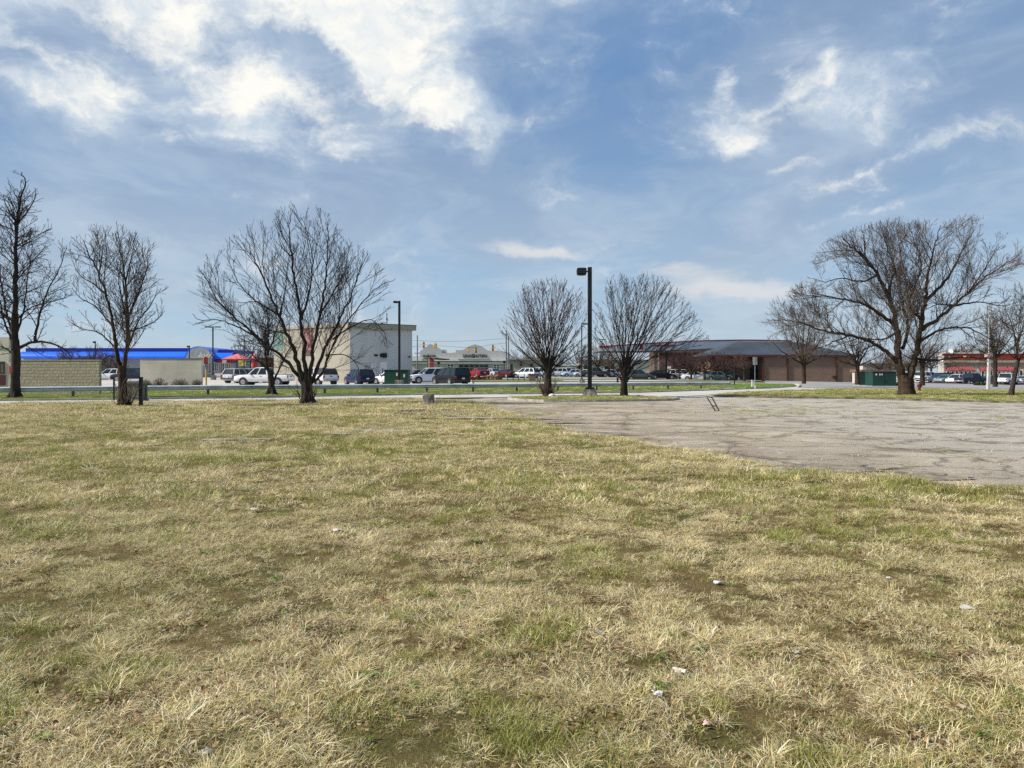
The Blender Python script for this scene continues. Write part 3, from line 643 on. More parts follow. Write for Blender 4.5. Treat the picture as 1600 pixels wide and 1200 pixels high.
# wide many-stemmed tree
grow_tree('bare_tree', 'wide many-limbed bare tree growing in the straw grass left of the broken concrete stump', (480, 39.2), ([(480, 634), (480, 612), (479, 596)], .30, .27),
    [([(479, 605), (476, 560), (470, 500), (462, 450), (455, 400), (452, 360), (454, 325)], .16, .012), ([(476, 602), (462, 560), (448, 520), (430, 480), (410, 430), (395, 400), (385, 372)], .17, .012), ([(474, 600), (455, 572), (425, 545), (395, 520), (360, 490), (335, 460), (318, 425)], .13, .012),
     ([(410, 532), (370, 510), (340, 500), (312, 500), (300, 490)], .06, .01), ([(484, 600), (488, 550), (500, 490), (508, 440), (512, 390), (512, 345)], .14, .012), ([(486, 598), (505, 550), (520, 520), (545, 470), (560, 430), (575, 395)], .12, .012),
     ([(484, 600), (502, 585), (512, 560), (530, 520), (560, 480), (590, 450), (618, 435)], .10, .012), ([(520, 530), (550, 510), (580, 500), (600, 520), (605, 545)], .05, .01), ([(470, 500), (485, 450), (488, 400), (475, 345)], .08, .01),
     ([(448, 520), (425, 520), (400, 540), (385, 570)], .05, .01), ([(437, 492), (400, 470), (372, 440), (355, 400)], .07, .01), ([(500, 490), (525, 450), (540, 420), (545, 385)], .06, .01), ([(455, 400), (440, 385), (432, 355)], .04, .01), ([(508, 555), (540, 555), (560, 575), (555, 600)], .04, .01)],
    [(612, 420, 540), (585, 375, 585), (545, 325, 612), (500, 302, 616), (450, 308, 612), (410, 322, 596), (375, 352, 562), (350, 392, 532), (322, 436, 500)],
    [(.36, .46, 25, 50, .05, .05, .16, .020, 3.0), (.26, .48, 22, 45, .05, .05, .12, .010, 1.5), (.26, .5, 22, 45, .05, .05, .15, .0072, .6)], 11, 2, rt=.0088, sprouts=22, flare=1.25, group=ROADTREES)
# smaller dark tree just behind the rail
grow_tree('bare_tree', 'short twiggy bare tree on the green verge in front of the white pickup', (424, 52.5), ([(424, 615), (424, 598), (422, 580)], .22, .19),
    [([(422, 592), (416, 560), (414, 530), (418, 500), (416, 475)], .13, .012), ([(426, 598), (440, 570), (452, 545), (468, 530)], .10, .012), ([(420, 580), (400, 560), (385, 545), (370, 535)], .09, .012), ([(418, 555), (430, 520), (440, 490), (442, 470)], .09, .012),
     ([(415, 545), (395, 520), (388, 495)], .07, .01), ([(440, 570), (455, 575), (470, 565)], .05, .01)],
    [(595, 375, 475), (565, 362, 482), (530, 366, 476), (500, 380, 462), (470, 395, 452), (455, 410, 432)],
    [(.30, .5, 30, 65, .03, .15, .1, .04, 1.8), (.20, .5, 30, 60, .03, .15, .1, .018, .9), (.16, .5, 30, 60, .03, .1, .1, .010, .4)], 15, 5, rt=.0098, group=ROADTREES)

# two fan-shaped trees on the island
def fan(px, Y, ybase, yfork, xl, xr, ytop, side, seed, label, env, n, r0, sprouts, lean=0, tw=None):
    rr = random.Random(seed); limbs = []; cx = (xl + xr) / 2
    for k in range(n):
        f = (k + .5) / n * 2 - 1; f = math.copysign(abs(f) ** .9, f) + rr.uniform(-.04, .04)
        tx = cx + f * (xr - xl) / 2 * 1.08; ty = ytop + (yfork - ytop) * (abs(f) ** 2.6) * .70 + rr.uniform(-6, 8)
        y0 = yfork + rr.uniform(-10, 12); mx = px + (tx - px) * .40; my = y0 + (ty - y0) * (.44 - .04 * abs(f)); dy = rr.uniform(-1.5, 1.5) * (1.25 - abs(f))
        limbs.append(([(px + f * 2.5, y0, 0), (px + (tx - px) * .15, y0 + (ty - y0) * .19, dy * .15), (mx, my, dy * .5), (px + (tx - px) * .72, y0 + (ty - y0) * .74, dy * .8), (tx, ty, dy)], r0 * rr.uniform(.15, .34), .009))
    return grow_tree('bare_tree', label, (px, Y), ([(px, ybase), (px, (ybase + yfork) / 2), (px + lean, yfork)], r0, r0 * .85), limbs, env,
        [(.40, .33, 14, 34, .03, .05, .34, .014, 1.8), (.26, .42, 16, 38, .04, .07, .15, .0095, .8), (.26, .5, 20, 45, .05, .07, .2, .0078, .34)], seed, 1, rt=.0098, sprouts=sprouts, flare=1.2, twig_m=tw or M_twig, group='fan-shaped trees on the kerbed island')
fan(856, 49.5, 622, 583, 783, 922, 446, 0, 21, 'dense fan-shaped bare tree with brushy sprouts round its trunk, left of the tall lamp post',
    [(590, 815, 905), (560, 790, 918), (530, 772, 922), (500, 778, 924), (475, 786, 921), (455, 800, 914), (438, 820, 905)], 34, .27, 40, tw=M_twig_r)
fan(975, 51.0, 620, 588, 915, 1102, 438, 0, 25, 'fan-shaped bare tree with pale scarred trunk right of the tall lamp post',
    [(595, 930, 1040), (565, 912, 1082), (530, 908, 1102), (500, 914, 1096), (475, 922, 1080), (455, 935, 1060), (428, 955, 1030)], 31, .24, 0)

# the great spreading tree
grow_tree('bare_tree', 'huge spreading bare tree with thick forked trunk on the grass strip left of the hydrant', (1417, 52.8), ([(1417, 620), (1416, 604), (1415, 590)] , .52, .50),
    [([(1413, 596), (1406, 570), (1403, 545), (1400, 505), (1390, 470), (1372, 430), (1352, 405), (1330, 385), (1312, 368)], .37, .025), ([(1419, 596), (1428, 568), (1434, 540), (1440, 505), (1446, 470), (1448, 440), (1455, 405), (1462, 380), (1470, 352)], .31, .02),
     ([(1402, 565), (1385, 550), (1362, 535), (1335, 525), (1305, 520), (1280, 516), (1255, 505), (1225, 500), (1200, 500)], .19, .015), ([(1400, 510), (1375, 490), (1350, 475), (1320, 468), (1290, 462), (1265, 465), (1235, 470)], .17, .015),
     ([(1395, 485), (1390, 450), (1398, 420), (1385, 385), (1378, 355)], .15, .014), ([(1440, 515), (1462, 500), (1490, 478), (1515, 455), (1540, 432), (1568, 415), (1592, 398)], .18, .015), ([(1442, 500), (1420, 478), (1428, 450), (1440, 415), (1432, 385), (1420, 352)], .13, .012),
     ([(1436, 535), (1470, 515), (1510, 512), (1545, 528), (1590, 545)], .12, .012), ([(1446, 470), (1475, 440), (1495, 410), (1510, 380), (1522, 358)], .15, .014), ([(1372, 430), (1345, 440), (1315, 435), (1290, 440), (1270, 435)], .09, .01),
     ([(1385, 455), (1362, 415), (1340, 392), (1305, 392), (1280, 395)], .10, .01), ([(1430, 560), (1460, 563), (1500, 558), (1550, 560)], .10, .03), ([(1490, 478), (1530, 472), (1565, 478), (1595, 470)], .08, .01), ([(1400, 520), (1380, 530), (1350, 528), (1325, 520)], .10, .01),
     ([(1410, 545), (1420, 510), (1412, 480), (1405, 440), (1408, 400), (1400, 352)], .14, .012), ([(1330, 523), (1300, 535), (1275, 545), (1250, 548)], .07, .01), ([(1515, 455), (1545, 410), (1560, 380)], .07, .01), ([(1352, 405), (1350, 375), (1345, 352)], .07, .01)],
    [(600, 1375, 1470), (575, 1300, 1560), (555, 1225, 1600), (525, 1188, 1625), (495, 1185, 1640), (465, 1215, 1640), (435, 1255, 1632), (405, 1264, 1618), (385, 1272, 1600), (365, 1305, 1575), (350, 1345, 1550), (342, 1380, 1515)],
    [(.40, .42, 25, 60, .05, .07, .15, .034, 4.2), (.24, .47, 25, 55, .06, .07, .12, .013, 2.0), (.12, .5, 25, 55, .09, .08, .1, .008, .8)], 31, 3, bark_m=M_bark_b, twig_m=M_twig_b, rt=.0098, flare=1.18, depth=.8)
# leaning young tree, far right
grow_tree('bare_tree', 'young leaning bare tree on the grass strip near the right edge of the field', (1579, 51.5), ([(1578, 625), (1583, 600), (1588, 575), (1590, 565)], .15, .12),
    [([(1590, 568), (1588, 540), (1582, 510), (1572, 485), (1566, 450)], .08, .01), ([(1590, 568), (1600, 550), (1620, 530), (1640, 500)], .08, .01), ([(1588, 540), (1600, 510), (1608, 480), (1612, 455)], .06, .01), ([(1586, 560), (1568, 545), (1545, 540), (1530, 530)], .05, .01),
     ([(1582, 510), (1560, 500), (1548, 480)], .04, .01)],
    [(580, 1540, 1650), (550, 1525, 1665), (510, 1530, 1665), (470, 1545, 1650), (440, 1562, 1620)],
    [(.3, .5, 30, 60, .04, .12, .1, .03, 1.8), (.24, .45, 30, 55, .04, .12, .1, .013, .9), (.2, .5, 30, 55, .04, .1, .1, .0095, .4)], 37, 3, rt=.0095, group='trees by the right-hand street')

# middle-distance trees: a few kinds, grown once, then placed again further off
def mid_tree(label, px, Y, ybase, yfork, w, ytop, seed, tw, bk=None, group=None, r0=.16, name='bare_tree', sc=1., rt=.016):
    rr = random.Random(seed); limbs = []
    for k in range(7):
        f = (k - 3) / 3 + rr.uniform(-.1, .1); tx = px + f * w * .5 * .9; ty = ytop + (yfork - ytop) * (abs(f) ** 2 * .6 + rr.uniform(0, .12)); dy = rr.uniform(-1, 1) * w * .25 * Y / FPX
        limbs.append(([(px, yfork, 0), (px + (tx - px) * .35, yfork + (ty - yfork) * .28, dy * .3), (px + (tx - px) * .75, yfork + (ty - yfork) * .62, dy * .7), (tx, ty, dy)], r0 * rr.uniform(.4, .6), rt))
    H = yfork - ytop
    return grow_tree(name, label, (px, Y), ([(px, ybase), (px, (ybase + yfork) / 2), (px, yfork)], r0, r0 * .85), limbs,
        [(yfork, px - w * .32, px + w * .32), (yfork - H * .2, px - w * .49, px + w * .49), (yfork - H * .5, px - w * .5, px + w * .5), (yfork - H * .8, px - w * .38, px + w * .38), (ytop - 1, px - w * .15, px + w * .15)],
        [(.5, .5, 25, 60, .04, .13, .1, .05, 3), (.34, .5, 25, 55, .05, .13, .1, .024, 1.5), (.27, .5, 25, 55, .05, .1, .1, rt, .8)], seed, 3, bark_m=bk or M_bark, twig_m=tw, rt=rt * .8, flare=1.1, group=group)
STREET = 'trees along the street by the brick building'
mid_tree('bare round-crowned tree with slim trunk in front of the brick wall', 1256, 85, 599.5, 570, 118, 468, 41, M_twig_g, M_bark_b, STREET, .24, rt=.018)
mid_tree('bare tree at the right end of the brick wall beside the green cabinet', 1340, 82, 600.5, 572, 105, 488, 43, M_twig_b, M_bark_b, STREET, .24, rt=.017)
mid_tree('bare tree behind the red hydrant with a straight grey trunk', 1441, 80, 602.5, 568, 100, 500, 45, M_twig_b, M_bark, STREET, .26, rt=.016)
mid_tree('bare tree rising beside the white metal pole at the right', 1555, 78, 604.5, 560, 96, 468, 47, M_twig_b, M_bark, STREET, .22, rt=.016)
CRAB = 'small reddish crab trees in front of the brick building'
mid_tree('low reddish bare tree in front of the white wagon', 1080, 122, 595, 583, 62, 548, 51, M_twig_r, None, CRAB, .16, rt=.022)
mid_tree('low reddish bare tree between the white sedan and the blue car', 1101, 120, 596, 582, 62, 547, 53, M_twig_r, None, CRAB, .18, rt=.022)
mid_tree('low reddish bare tree over the black car', 1135, 119, 596, 580, 60, 546, 55, M_twig_r, None, CRAB, .18, rt=.022)
mid_tree('low reddish bare tree nearest the green and white roadside sign', 1163, 117, 597, 578, 46, 549, 57, M_twig_r, None, CRAB, .17, rt=.022)
cr = [o for o in COL.objects if o.get('group') == CRAB]
for k, (px, Y) in enumerate(((1062, 124), (1092, 125), (1119, 123), (1148, 121))):
    c = copy_tree(cr[k % len(cr)], on(px, Y), 2.1 + k, 'low reddish bare tree in the thicket between the station canopy and the brick wall')
BACK = 'trees in front of the distant shops'
bt1 = mid_tree('spreading bare tree seen between the two fan-shaped trees, left one', 905, 150, 588, 575, 66, 536, 61, M_twig_b, None, BACK, .22, rt=.027)
bt2 = mid_tree('spreading dark bare tree directly behind the tall lamp post', 934, 146, 588, 573, 72, 528, 63, M_twig_b, None, BACK, .24, rt=.027)
# far rows
def far_row(srcs, spots, label, group):
    for i, (px, Y, s) in enumerate(spots):
        copy = copy_tree(srcs[i % len(srcs)], on(px, Y), i * 1.3 + .4, label, (s, s, s * (1 + .1 * ((i * 7) % 3 - 1)))); copy['group'] = group
far_row([bt1, bt2], [(1080, 230, 1.5), (1112, 225, 1.6), (1140, 240, 1.3), (1215, 230, 1.5), (1250, 240, 1.4)], 'distant bare tree rising over the fuel station and brick roof', 'distant trees over the brick roof')
far_row([bt2, bt1], [(1392, 200, 1.1), (1418, 210, 1.3), (1455, 190, 1.2), (1480, 185, 1.1), (1375, 220, 1.2), (1505, 230, 1.5), (1560, 240, 1.6), (1592, 235, 1.5), (1535, 245, 1.5)], 'distant bare tree beyond the restaurant and right-hand street', 'distant trees beyond the right-hand street')
far_row([bt1, bt2], [(812, 215, .9), (830, 205, 1.0), (845, 210, 1.1), (873, 200, 1.0), (955, 190, 1.1), (985, 205, 1.0), (858, 230, 1.2), (800, 230, 1.0)], 'distant bare tree among the shops beyond the crossing', 'distant trees beyond the crossing')
far_row([bt2, bt1], [(55, 150, .8), (88, 140, .75), (112, 118, .62), (132, 112, .6), (150, 116, .62), (168, 112, .55), (186, 118, .55), (100, 126, .66), (142, 128, .7)], 'brownish bare brush tree in front of the blue roofed diner', 'brush trees in front of the diner')
far_row([bt1, bt2], [(440, 140, .8), (462, 132, .75), (478, 138, .8), (398, 150, .9), (420, 146, .9), (380, 155, .9)], 'bare brush tree behind the parked white pickups', 'brush trees behind the pickups')

# shrubs by the beige wall
def shrub(label, px, Y, w, h, seed, m, group, leafy=False):
    r = random.Random(seed); o = on(px, Y, .05); mb = MB(); st = MB()
    for k in range(130 if not leafy else 60):
        a = r.uniform(0, 6.28); e = math.acos(r.uniform(.0, 1)); d = Vector((math.cos(a) * math.sin(e) * w / 2, math.sin(a) * math.sin(e) * w / 2, math.cos(e) * h)); p = d * .05; q = [Vector(p)]
        for s in range(4): q.append(p + d * (s + 1) / 4.0 * r.uniform(.85, 1.1) + Vector((r.gauss(0, .04), r.gauss(0, .04), r.gauss(0, .03))))
        (st if k < 12 else mb).tube(q, [.02, .016, .013, .011, .008], 3, cap=False)
        for j in range(3):
            b = q[2 + j % 3]; u = Vector((r.gauss(0, 1), r.gauss(0, 1), r.gauss(.4, 1))).normalized() * .2 * w / 1.5; mb.tube([b, b + u], [.010, .007], 3, cap=False)
    e = thing('shrub', label, 'shrub', o, 0, group); obj('stem', st, M_bark, e); obj('foliage', mb, m, e)
M_shrub = mat('shrub_twigs', (.24, .185, .14), .9, 0, .2, 3)
for i, (px, w, h, lb) in enumerate(((229, .9, .7, 'smallest twiggy shrub at the left end of the beige wall'), (250, 1.45, .85, 'twiggy brown shrub below the left half of the beige wall'), (281, 1.6, .82, 'widest twiggy brown shrub below the middle of the beige wall'), (308, 1.05, .75, 'twiggy brown shrub by the right end of the beige wall'))):
    shrub(lb, px, 69.5, w, h, 60 + i, M_shrub, 'shrubs along the beige wall')
# ================================================================ BUILDINGS
def facade(t, items, Y):
    """items: (part name, material, [(px0,px1,py0,py1)..], proud m, thickness m)"""
    for nm, m, rects, proud, th in items:
        mb = MB(t.location)
        for a, b, c, d in rects: mb.box(wx(a, Y), wx(b, Y), Y - proud, Y - proud + th, wz(d, Y), wz(c, Y))
        obj(nm, mb, m, t)
def each(t, nm, m, rects, Y, proud, th, sub=None):
    for q in rects:
        mb = MB(t.location); a, b, c, d = q; mb.box(wx(a, Y), wx(b, Y), Y - proud, Y - proud + th, wz(d, Y), wz(c, Y)); o = obj(nm, mb, m, t)
        if sub:
            sn, sm, w, nv, nh = sub; mb = MB(t.location); x0, x1, z0, z1 = wx(a, Y), wx(b, Y), wz(d, Y), wz(c, Y); y = Y - proud - .03
            for i in range(nv + 1): x = x0 + (x1 - x0) * i / nv; mb.box(x - w / 2, x + w / 2, y, y + .06, z0, z1)
            for i in range(nh + 1): z = z0 + (z1 - z0) * i / nh; mb.box(x0 - w / 2, x1 + w / 2, y - .005, y + .055, z - w / 2, z + w / 2)
            obj(sn, mb, sm, o)
def letters(parent, text, px0, px1, py0, py1, Y, m, italic=0, name='lettering'):
    f = bpy.data.curves.new(name, 'FONT'); f.body = text; f.extrude = .06; f.align_x = 'LEFT'; f.shear = italic; f.materials.append(m)
    o = bpy.data.objects.new(name, f); COL.objects.link(o); f.size = 1; bpy.context.view_layer.update(); w, h = o.dimensions.x, o.dimensions.y
    sx = (wx(px1, Y) - wx(px0, Y)) / w; sz = (py1 - py0) * Y / FPX / h; o.scale = (sx, sz, 1); o.rotation_euler = (math.radians(90), 0, 0)
    bpy.context.view_layer.update(); me = bpy.data.meshes.new_from_object(o); q = bpy.data.objects.new(name, me); COL.objects.link(q); q.scale = o.scale; q.rotation_euler = o.rotation_euler; bpy.data.objects.remove(o); o = q
    o.parent = parent; o.location = Vector((wx(px0, Y), Y, wz(py1, Y))) - parent.location
    return o
M_glass = mat('dark_window', (.025, .03, .035), .12, 0, .3, .6, spec=.6)
M_white = mat('white_trim', (.72, .71, .68), .6, 0, .05, 1)
M_black = mat('black_metal', (.018, .017, .016), .45, .3, .2, 3)
M_grey = mat('grey_metal', (.30, .31, .32), .5, .6, .1, 2)
M_beige = mat('beige_stucco', (.62, .57, .45), .9, 0, .09, .5)
M_red = mat('red_paint', (.34, .018, .016), .5, 0, .1, 2)
M_dred = mat('dark_red_paint', (.30, .022, .02), .6, 0, .15, .5)

def brickm(name, c1, c2, mort, scale, bw=.5, bh=.25, msz=.02, var=.6, bump=.5):
    m = bpy.data.materials.new(name); m.use_nodes = True; g = NG(m.node_tree); p = m.node_tree.nodes['Principled BSDF']
    ob = g.n('ShaderNodeTexCoord').outputs['Object']; s = g.n('ShaderNodeSeparateXYZ'); g.put(s.inputs[0], ob); c = g.n('ShaderNodeCombineXYZ')
    g.put(c.inputs[0], g.m('ADD', s.outputs[0], s.outputs[1])); g.put(c.inputs[1], s.outputs[2])
    b = g.n('ShaderNodeTexBrick'); g.put(b.inputs['Vector'], c.outputs[0]); b.inputs['Scale'].default_value = scale
    for k, v in (('Color1', c1), ('Color2', c2), ('Mortar', mort)): b.inputs[k].default_value = (*v, 1)
    b.inputs['Brick Width'].default_value = bw; b.inputs['Row Height'].default_value = bh; b.inputs['Mortar Size'].default_value = msz; b.inputs['Bias'].default_value = 0
    n = g.noise(ob, .5, 5, .6); n2 = g.noise(ob, 6, 5, .65)
    col = g.mix(g.ramp(n2, .3, .7, 0, .45), b.outputs['Color'], tuple(x * .6 for x in c1)); col = g.mix(g.ramp(n, .4, .7, 0, .25), col, tuple(x * .65 for x in c2))
    g.put(p.inputs['Base Color'], col); p.inputs['Roughness'].default_value = .9
    bp = g.n('ShaderNodeBump'); bp.inputs['Strength'].default_value = bump; bp.inputs['Distance'].default_value = .04
    g.put(bp.inputs['Height'], g.m('SUBTRACT', n2, g.m('MULTIPLY', b.outputs['Fac'], .8))); m.node_tree.links.new(bp.outputs[0], p.inputs['Normal'])
    return m
M_block = brickm('split_face_block', (.54, .46, .32), (.45, .38, .26), (.30, .26, .19), 1, .42, .21, .012, bump=.9)
M_brick = brickm('brown_brick', (.235, .15, .102), (.19, .118, .08), (.26, .19, .15), 1, .6, .2, .012, bump=.3)

# tan block wall
Yb = 52.5
t = thing('block_wall', 'tan split-face block screen wall behind the guardrail', 'wall', on(92, Yb))
facade(t, [('blockwork', M_block, [(30, 155, 563.5, 623)], 0, .3), ('cap', mat('wall_cap', (.47, .42, .31), .9), [(29.3, 155.7, 562, 563.5)], .02, .34)], Yb)
# beige wall
t = thing('screen_wall', 'plain beige rendered screen wall with shrubs along its foot', 'wall', on(268, 72))
facade(t, [('render', M_beige, [(219, 315, 561.2, 606)], 0, .3), ('cap', mat('dark_cap', (.16, .145, .11), .8), [(218.6, 315.4, 559.8, 561.2)], .03, .36)], 72)
sheet('mulch_bed', [(wx(218, 68.6), 68.6), (wx(318, 68.6), 68.6), (wx(317, 71.9), 71.9), (wx(219, 71.9), 71.9)], .14, 1, mat('mulch', (.10, .055, .04), .95, 0, .3, 4, .8, 20), skirt=.1)
# beige building cut by the left frame edge
Yl = 66
t = thing('corner_building', 'beige building with brown window panels at the left edge of the picture', 'building', on(-60, Yl))
facade(t, [('wall', M_beige, [(-190, 14, 527, 612)], 0, .8), ('rear_block', M_beige, [(-400, -97, 528, 612)], -.81, 8), ('wing', M_beige, [(14.05, 30, 566, 612)], .0, .6), ('coping', mat('dark_cap', (.16, .145, .11), .8), [(-190, 14, 543.2, 544.6)], .05, .05),
           ('base_course', M_white, [(-190, 12, 612.1, 622)], .06, .8)], Yl)
each(t, 'window', mat('brown_panel', (.16, .12, .09), .4), [(-18, 6.5, 566, 583), (-60, -35, 566, 583)], Yl, .03, .05, ('frame', mat('bronze_frame', (.05, .03, .025), .5), .12, 3, 1))
each(t, 'door', mat('maroon_door', (.10, .02, .02), .4), [(-12, 9, 586, 602)], Yl, .04, .05)
each(t, 'sign_panel', mat('orange_red', (.62, .05, .02), .5), [(14.5, 19.5, 572, 584)], Yl, .05, .05)

# diner with blue barrel roof
Yd = 130
t = thing('diner', 'low diner with bright blue barrel roof and grey arched sign', 'building', on(220, Yd))
M_blue = mat('bright_blue_metal', (.004, .14, .80), .35, 0, .06, .3); M_dblue = mat('deep_blue_metal', (.004, .018, .33), .4, 0, .06, .3)
M_lil = mat('pale_lilac_wall', (.42, .42, .46), .8, 0, .06, .4)
facade(t, [('wall', M_lil, [(36, 365, 560, 592)], 0, 14), ('parapet', M_dblue, [(36, 296, 543.6, 549.5), (338, 362, 546, 551)], -.7, 11)], Yd)
bl = MB(t.location)
def barrel(mb, pxa, pxb, pyt, pyb, Y, bulge, yb=None):
    z1, z0 = wz(pyt, Y), wz(pyb, Y); n = 8
    for i in range(n):
        a0, a1 = math.pi / 2 * i / n, math.pi / 2 * (i + 1) / n
        p = [(Y - bulge * math.cos(a0), z0 + (z1 - z0) * math.sin(a0)), (Y - bulge * math.cos(a1), z0 + (z1 - z0) * math.sin(a1))]
        x0, x1 = wx(pxa, Y), wx(pxb, Y)
        mb.add([(x0, p[0][0], p[0][1]), (x1, p[0][0], p[0][1]), (x1, p[1][0], p[1][1]), (x0, p[1][0], p[1][1])], [(0, 1, 2, 3)], True)
    mb.add([(wx(pxa, Y), Y, z0), (wx(pxa, Y), Y - bulge, z0), (wx(pxb, Y), Y - bulge, z0), (wx(pxb, Y), Y, z0)], [(0, 1, 2, 3)])
barrel(bl, 36, 297, 549.4, 560.5, Yd, 1.3); barrel(bl, 338, 366, 551.2, 561, Yd, 1.3); obj('awning_roof', bl, M_blue, t)
def arch(cx, rx, pyt, pyb, Y, y0, y1, m, nm, par):
    x0 = wx(cx, Y); R = rx * Y / FPX; zb = wz(pyb, Y); H = wz(pyt, Y) - zb; n = 24
    poly = [(x0 + R * math.cos(math.pi * k / n), zb + H * math.sin(math.pi * k / n) ** .8) for k in range(n + 1)]
    mb = MB(t.location); mb.prism(poly[::-1], y0, y1); return obj(nm, mb, m, par)
arch(318, 21.5, 541.8, 566, Yd, Yd - 2.2, Yd + 10, M_blue, 'vault', t)
dk = arch(320.5, 20.5, 543, 566.3, Yd, Yd - 2.5, Yd - 2.21, mat('sign_grey', (.30, .33, .34), .6), 'sign_disc', t)
letters(dk, "Andy's", 309, 334, 549, 560, Yd - 2.6, M_white, .35).location += Vector((0, 0, 0))
for ch in dk.children: ch.location = Vector((wx(309.5, Yd - 2.6), Yd - 2.62, wz(559, Yd - 2.6))) - t.location
each(t, 'window', M_glass, [(324, 331, 566.5, 584), (332.5, 341, 566.5, 580), (342.5, 351, 567.5, 582), (352, 360, 567.5, 582)], Yd, .06, .1, ('frame', M_white, .12, 3, 1))
each(t, 'fascia', M_dred, [(341, 369, 562, 567)], Yd, .8, .8)
mb = MB(t.location); c = Vector((wx(350.5, 129), 129, wz(564.7, 129))); mb.add([c + Vector((a, 0, b)) for a, b in ((-.4, -.25), (.3, -.35), (.4, .3), (-.3, .38))] + [c + Vector((a, .06, b)) for a, b in ((-.4, -.25), (.3, -.35), (.4, .3), (-.3, .38))], [(0, 1, 2, 3), (7, 6, 5, 4), (0, 4, 5, 1), (1, 5, 6, 2), (2, 6, 7, 3), (3, 7, 4, 0)]); obj('badge', mb, M_white, t)
# low shop with red band behind the pickups
Ys = 152
t = thing('shop_building', 'low shop with a dark red band half hidden behind the bare trees', 'building', on(425, Ys))
facade(t, [('wall', mat('tan_wall', (.36, .31, .25), .9), [(372, 484, 560, 592)], 0, 12), ('fascia', M_dred, [(371, 485, 565, 571)], .5, .5), ('roof', mat('shop_roof', (.22, .18, .16), .9), [(371, 485, 558.6, 560)], .4, 12.4)], Ys)
each(t, 'window', M_glass, [(380, 392, 573, 588), (396, 408, 573, 588), (436, 452, 573, 588)], Ys, .05, .1)

# big grey and beige building
def quad_building():
    C = Vector((wx(547, 94), 94)); R = Vector((wx(644, 99.5), 99.5)); Lf = Vector((wx(428, 104), 104)); B = R + Lf - C
    o = on(547, 98); t = thing('cinema_building', 'tall windowless building, beige on its left face and grey on its right', 'building', o)
    zt = wz(504.4, 94); zb = -.1; M_gw = mat('grey_wall', (.50, .51, .50), .85, 0, .05, .2); M_bw = mat('warm_wall', (.31, .29, .235), .85, 0, .08, .3)
    def wallmb(a, b, z0, z1, out, th, inset=0):
        d = (b - a).normalized(); n = Vector((d.y, -d.x)); mb = MB(o); a2 = a + n * out - d * inset; b2 = b + n * out + d * inset; c2 = b2 - n * th; d2 = a2 - n * th
        mb.add([(p.x, p.y, z) for z in (z0, z1) for p in (a2, b2, c2, d2)], [(3, 2, 1, 0), (4, 5, 6, 7), (0, 1, 5, 4), (1, 2, 6, 5), (2, 3, 7, 6), (3, 0, 4, 7)]); return mb
    obj('grey_face', wallmb(C + Vector((.01, .0)), R, zb, zt - .65, 0, .4), M_gw, t)
    obj('beige_face', wallmb(Lf, C, zb, zt, .0, .4), M_bw, t)
    mb = MB(o); mb.add([(p.x, p.y, z) for z in (zb, zt - .12) for p in (C + Vector((.2, .45)), R + Vector((-.1, .45)), B, Lf + Vector((.3, .3)))], [(4, 5, 6, 7), (1, 2, 6, 5), (2, 3, 7, 6), (0, 1, 5, 4), (3, 0, 4, 7)]); obj('core', mb, M_gw, t)
    obj('fascia', wallmb(C, R, zt - .64, zt, .34, 1.0, .42), M_bw, t)
    obj('roof_edge', wallmb(C, R, zt + .002, zt + .06, .40, 1.1, .48), mat('roof_edge', (.10, .085, .07), .7), t)
    d = (R - C).normalized(); L = (R - C).length
    def onface(f0, f1, z0, z1, nm, m, out=.06): return obj(nm, wallmb(C + d * L * f0, C + d * L * f1, z0, z1, out, .1), m, t)
    dw = onface(.47, .58, wz(598, 97), wz(566, 97), 'door', M_white); obj('handle', wallmb(C + d * L * .50, C + d * L * .512, 1.0, 2.2, .12, .05), M_black, dw)
    onface(.31, .40, wz(598, 96), wz(567.5, 96), 'door', mat('pale_panel', (.60, .60, .58), .7)); onface(.235, .275, wz(577, 95), wz(571, 95), 'meter_box', M_grey, .2)
    for f, s in ((.39, .22), (.42, .22), (.50, .42), (.55, .55)):
        p = C + d * L * f; mb = MB(o); mb.box(p.x - s / 2, p.x + s / 2, p.y - s * .6, p.y, wz(555, 96) - s / 2, wz(555, 96) + s / 2); mb.box(p.x - s * .35, p.x + s * .35, p.y - s * .8, p.y - s * .6, wz(555, 96) - s * .6, wz(555, 96) + .1 * s); obj('wall_light', mb, M_black, t, bevel=.04)
    for f0, f1 in ((.93, .95),): onface(f0, f1, wz(559, 99), wz(556, 99), 'camera_box', M_black, .25)
    # murals on the beige face
    e = (C - Lf).normalized(); L2 = (C - Lf).length
    def onleft(f0, f1, z0, z1, nm, m, out=.05): return obj(nm, wallmb(Lf + e * L2 * f0, Lf + e * L2 * f1, z0, z1, out, .1), m, t)
    m = bpy.data.materials.new('mural_panel'); m.use_nodes = True; g = NG(m.node_tree); p = m.node_tree.nodes['Principled BSDF']; ob = g.n('ShaderNodeTexCoord').outputs['Object']
    g.put(p.inputs['Base Color'], g.mix(g.ramp(g.noise(ob, .9, 3, .5, 1.2), .42, .58), (.13, .035, .04), (.26, .14, .14)))
    onleft(.40, .54, wz(556, 99), wz(512, 99), 'mural', mat('mural_surround', (.09, .05, .035), .8)); onleft(.42, .52, wz(547, 99), wz(515, 99), 'mural', m, .09)
    onleft(.0, .13, wz(547, 103), wz(517, 103), 'mural', mat('teal_panel', (.11, .20, .18), .7)); onleft(-.001, .97, wz(514, 99), wz(513, 99), 'moulding', mat('roof_edge', (.10, .085, .07), .7), .07)
    mb = MB(o); mb.tube([(wx(604.5, 100), 100, zt - .3), (wx(604.5, 100), 100, wz(489, 100))], .05, 6); mb.box(wx(603.6, 100), wx(605.6, 100), 99.9, 100.1, wz(500, 100), wz(497, 100)); obj('antenna', mb, M_black, t)
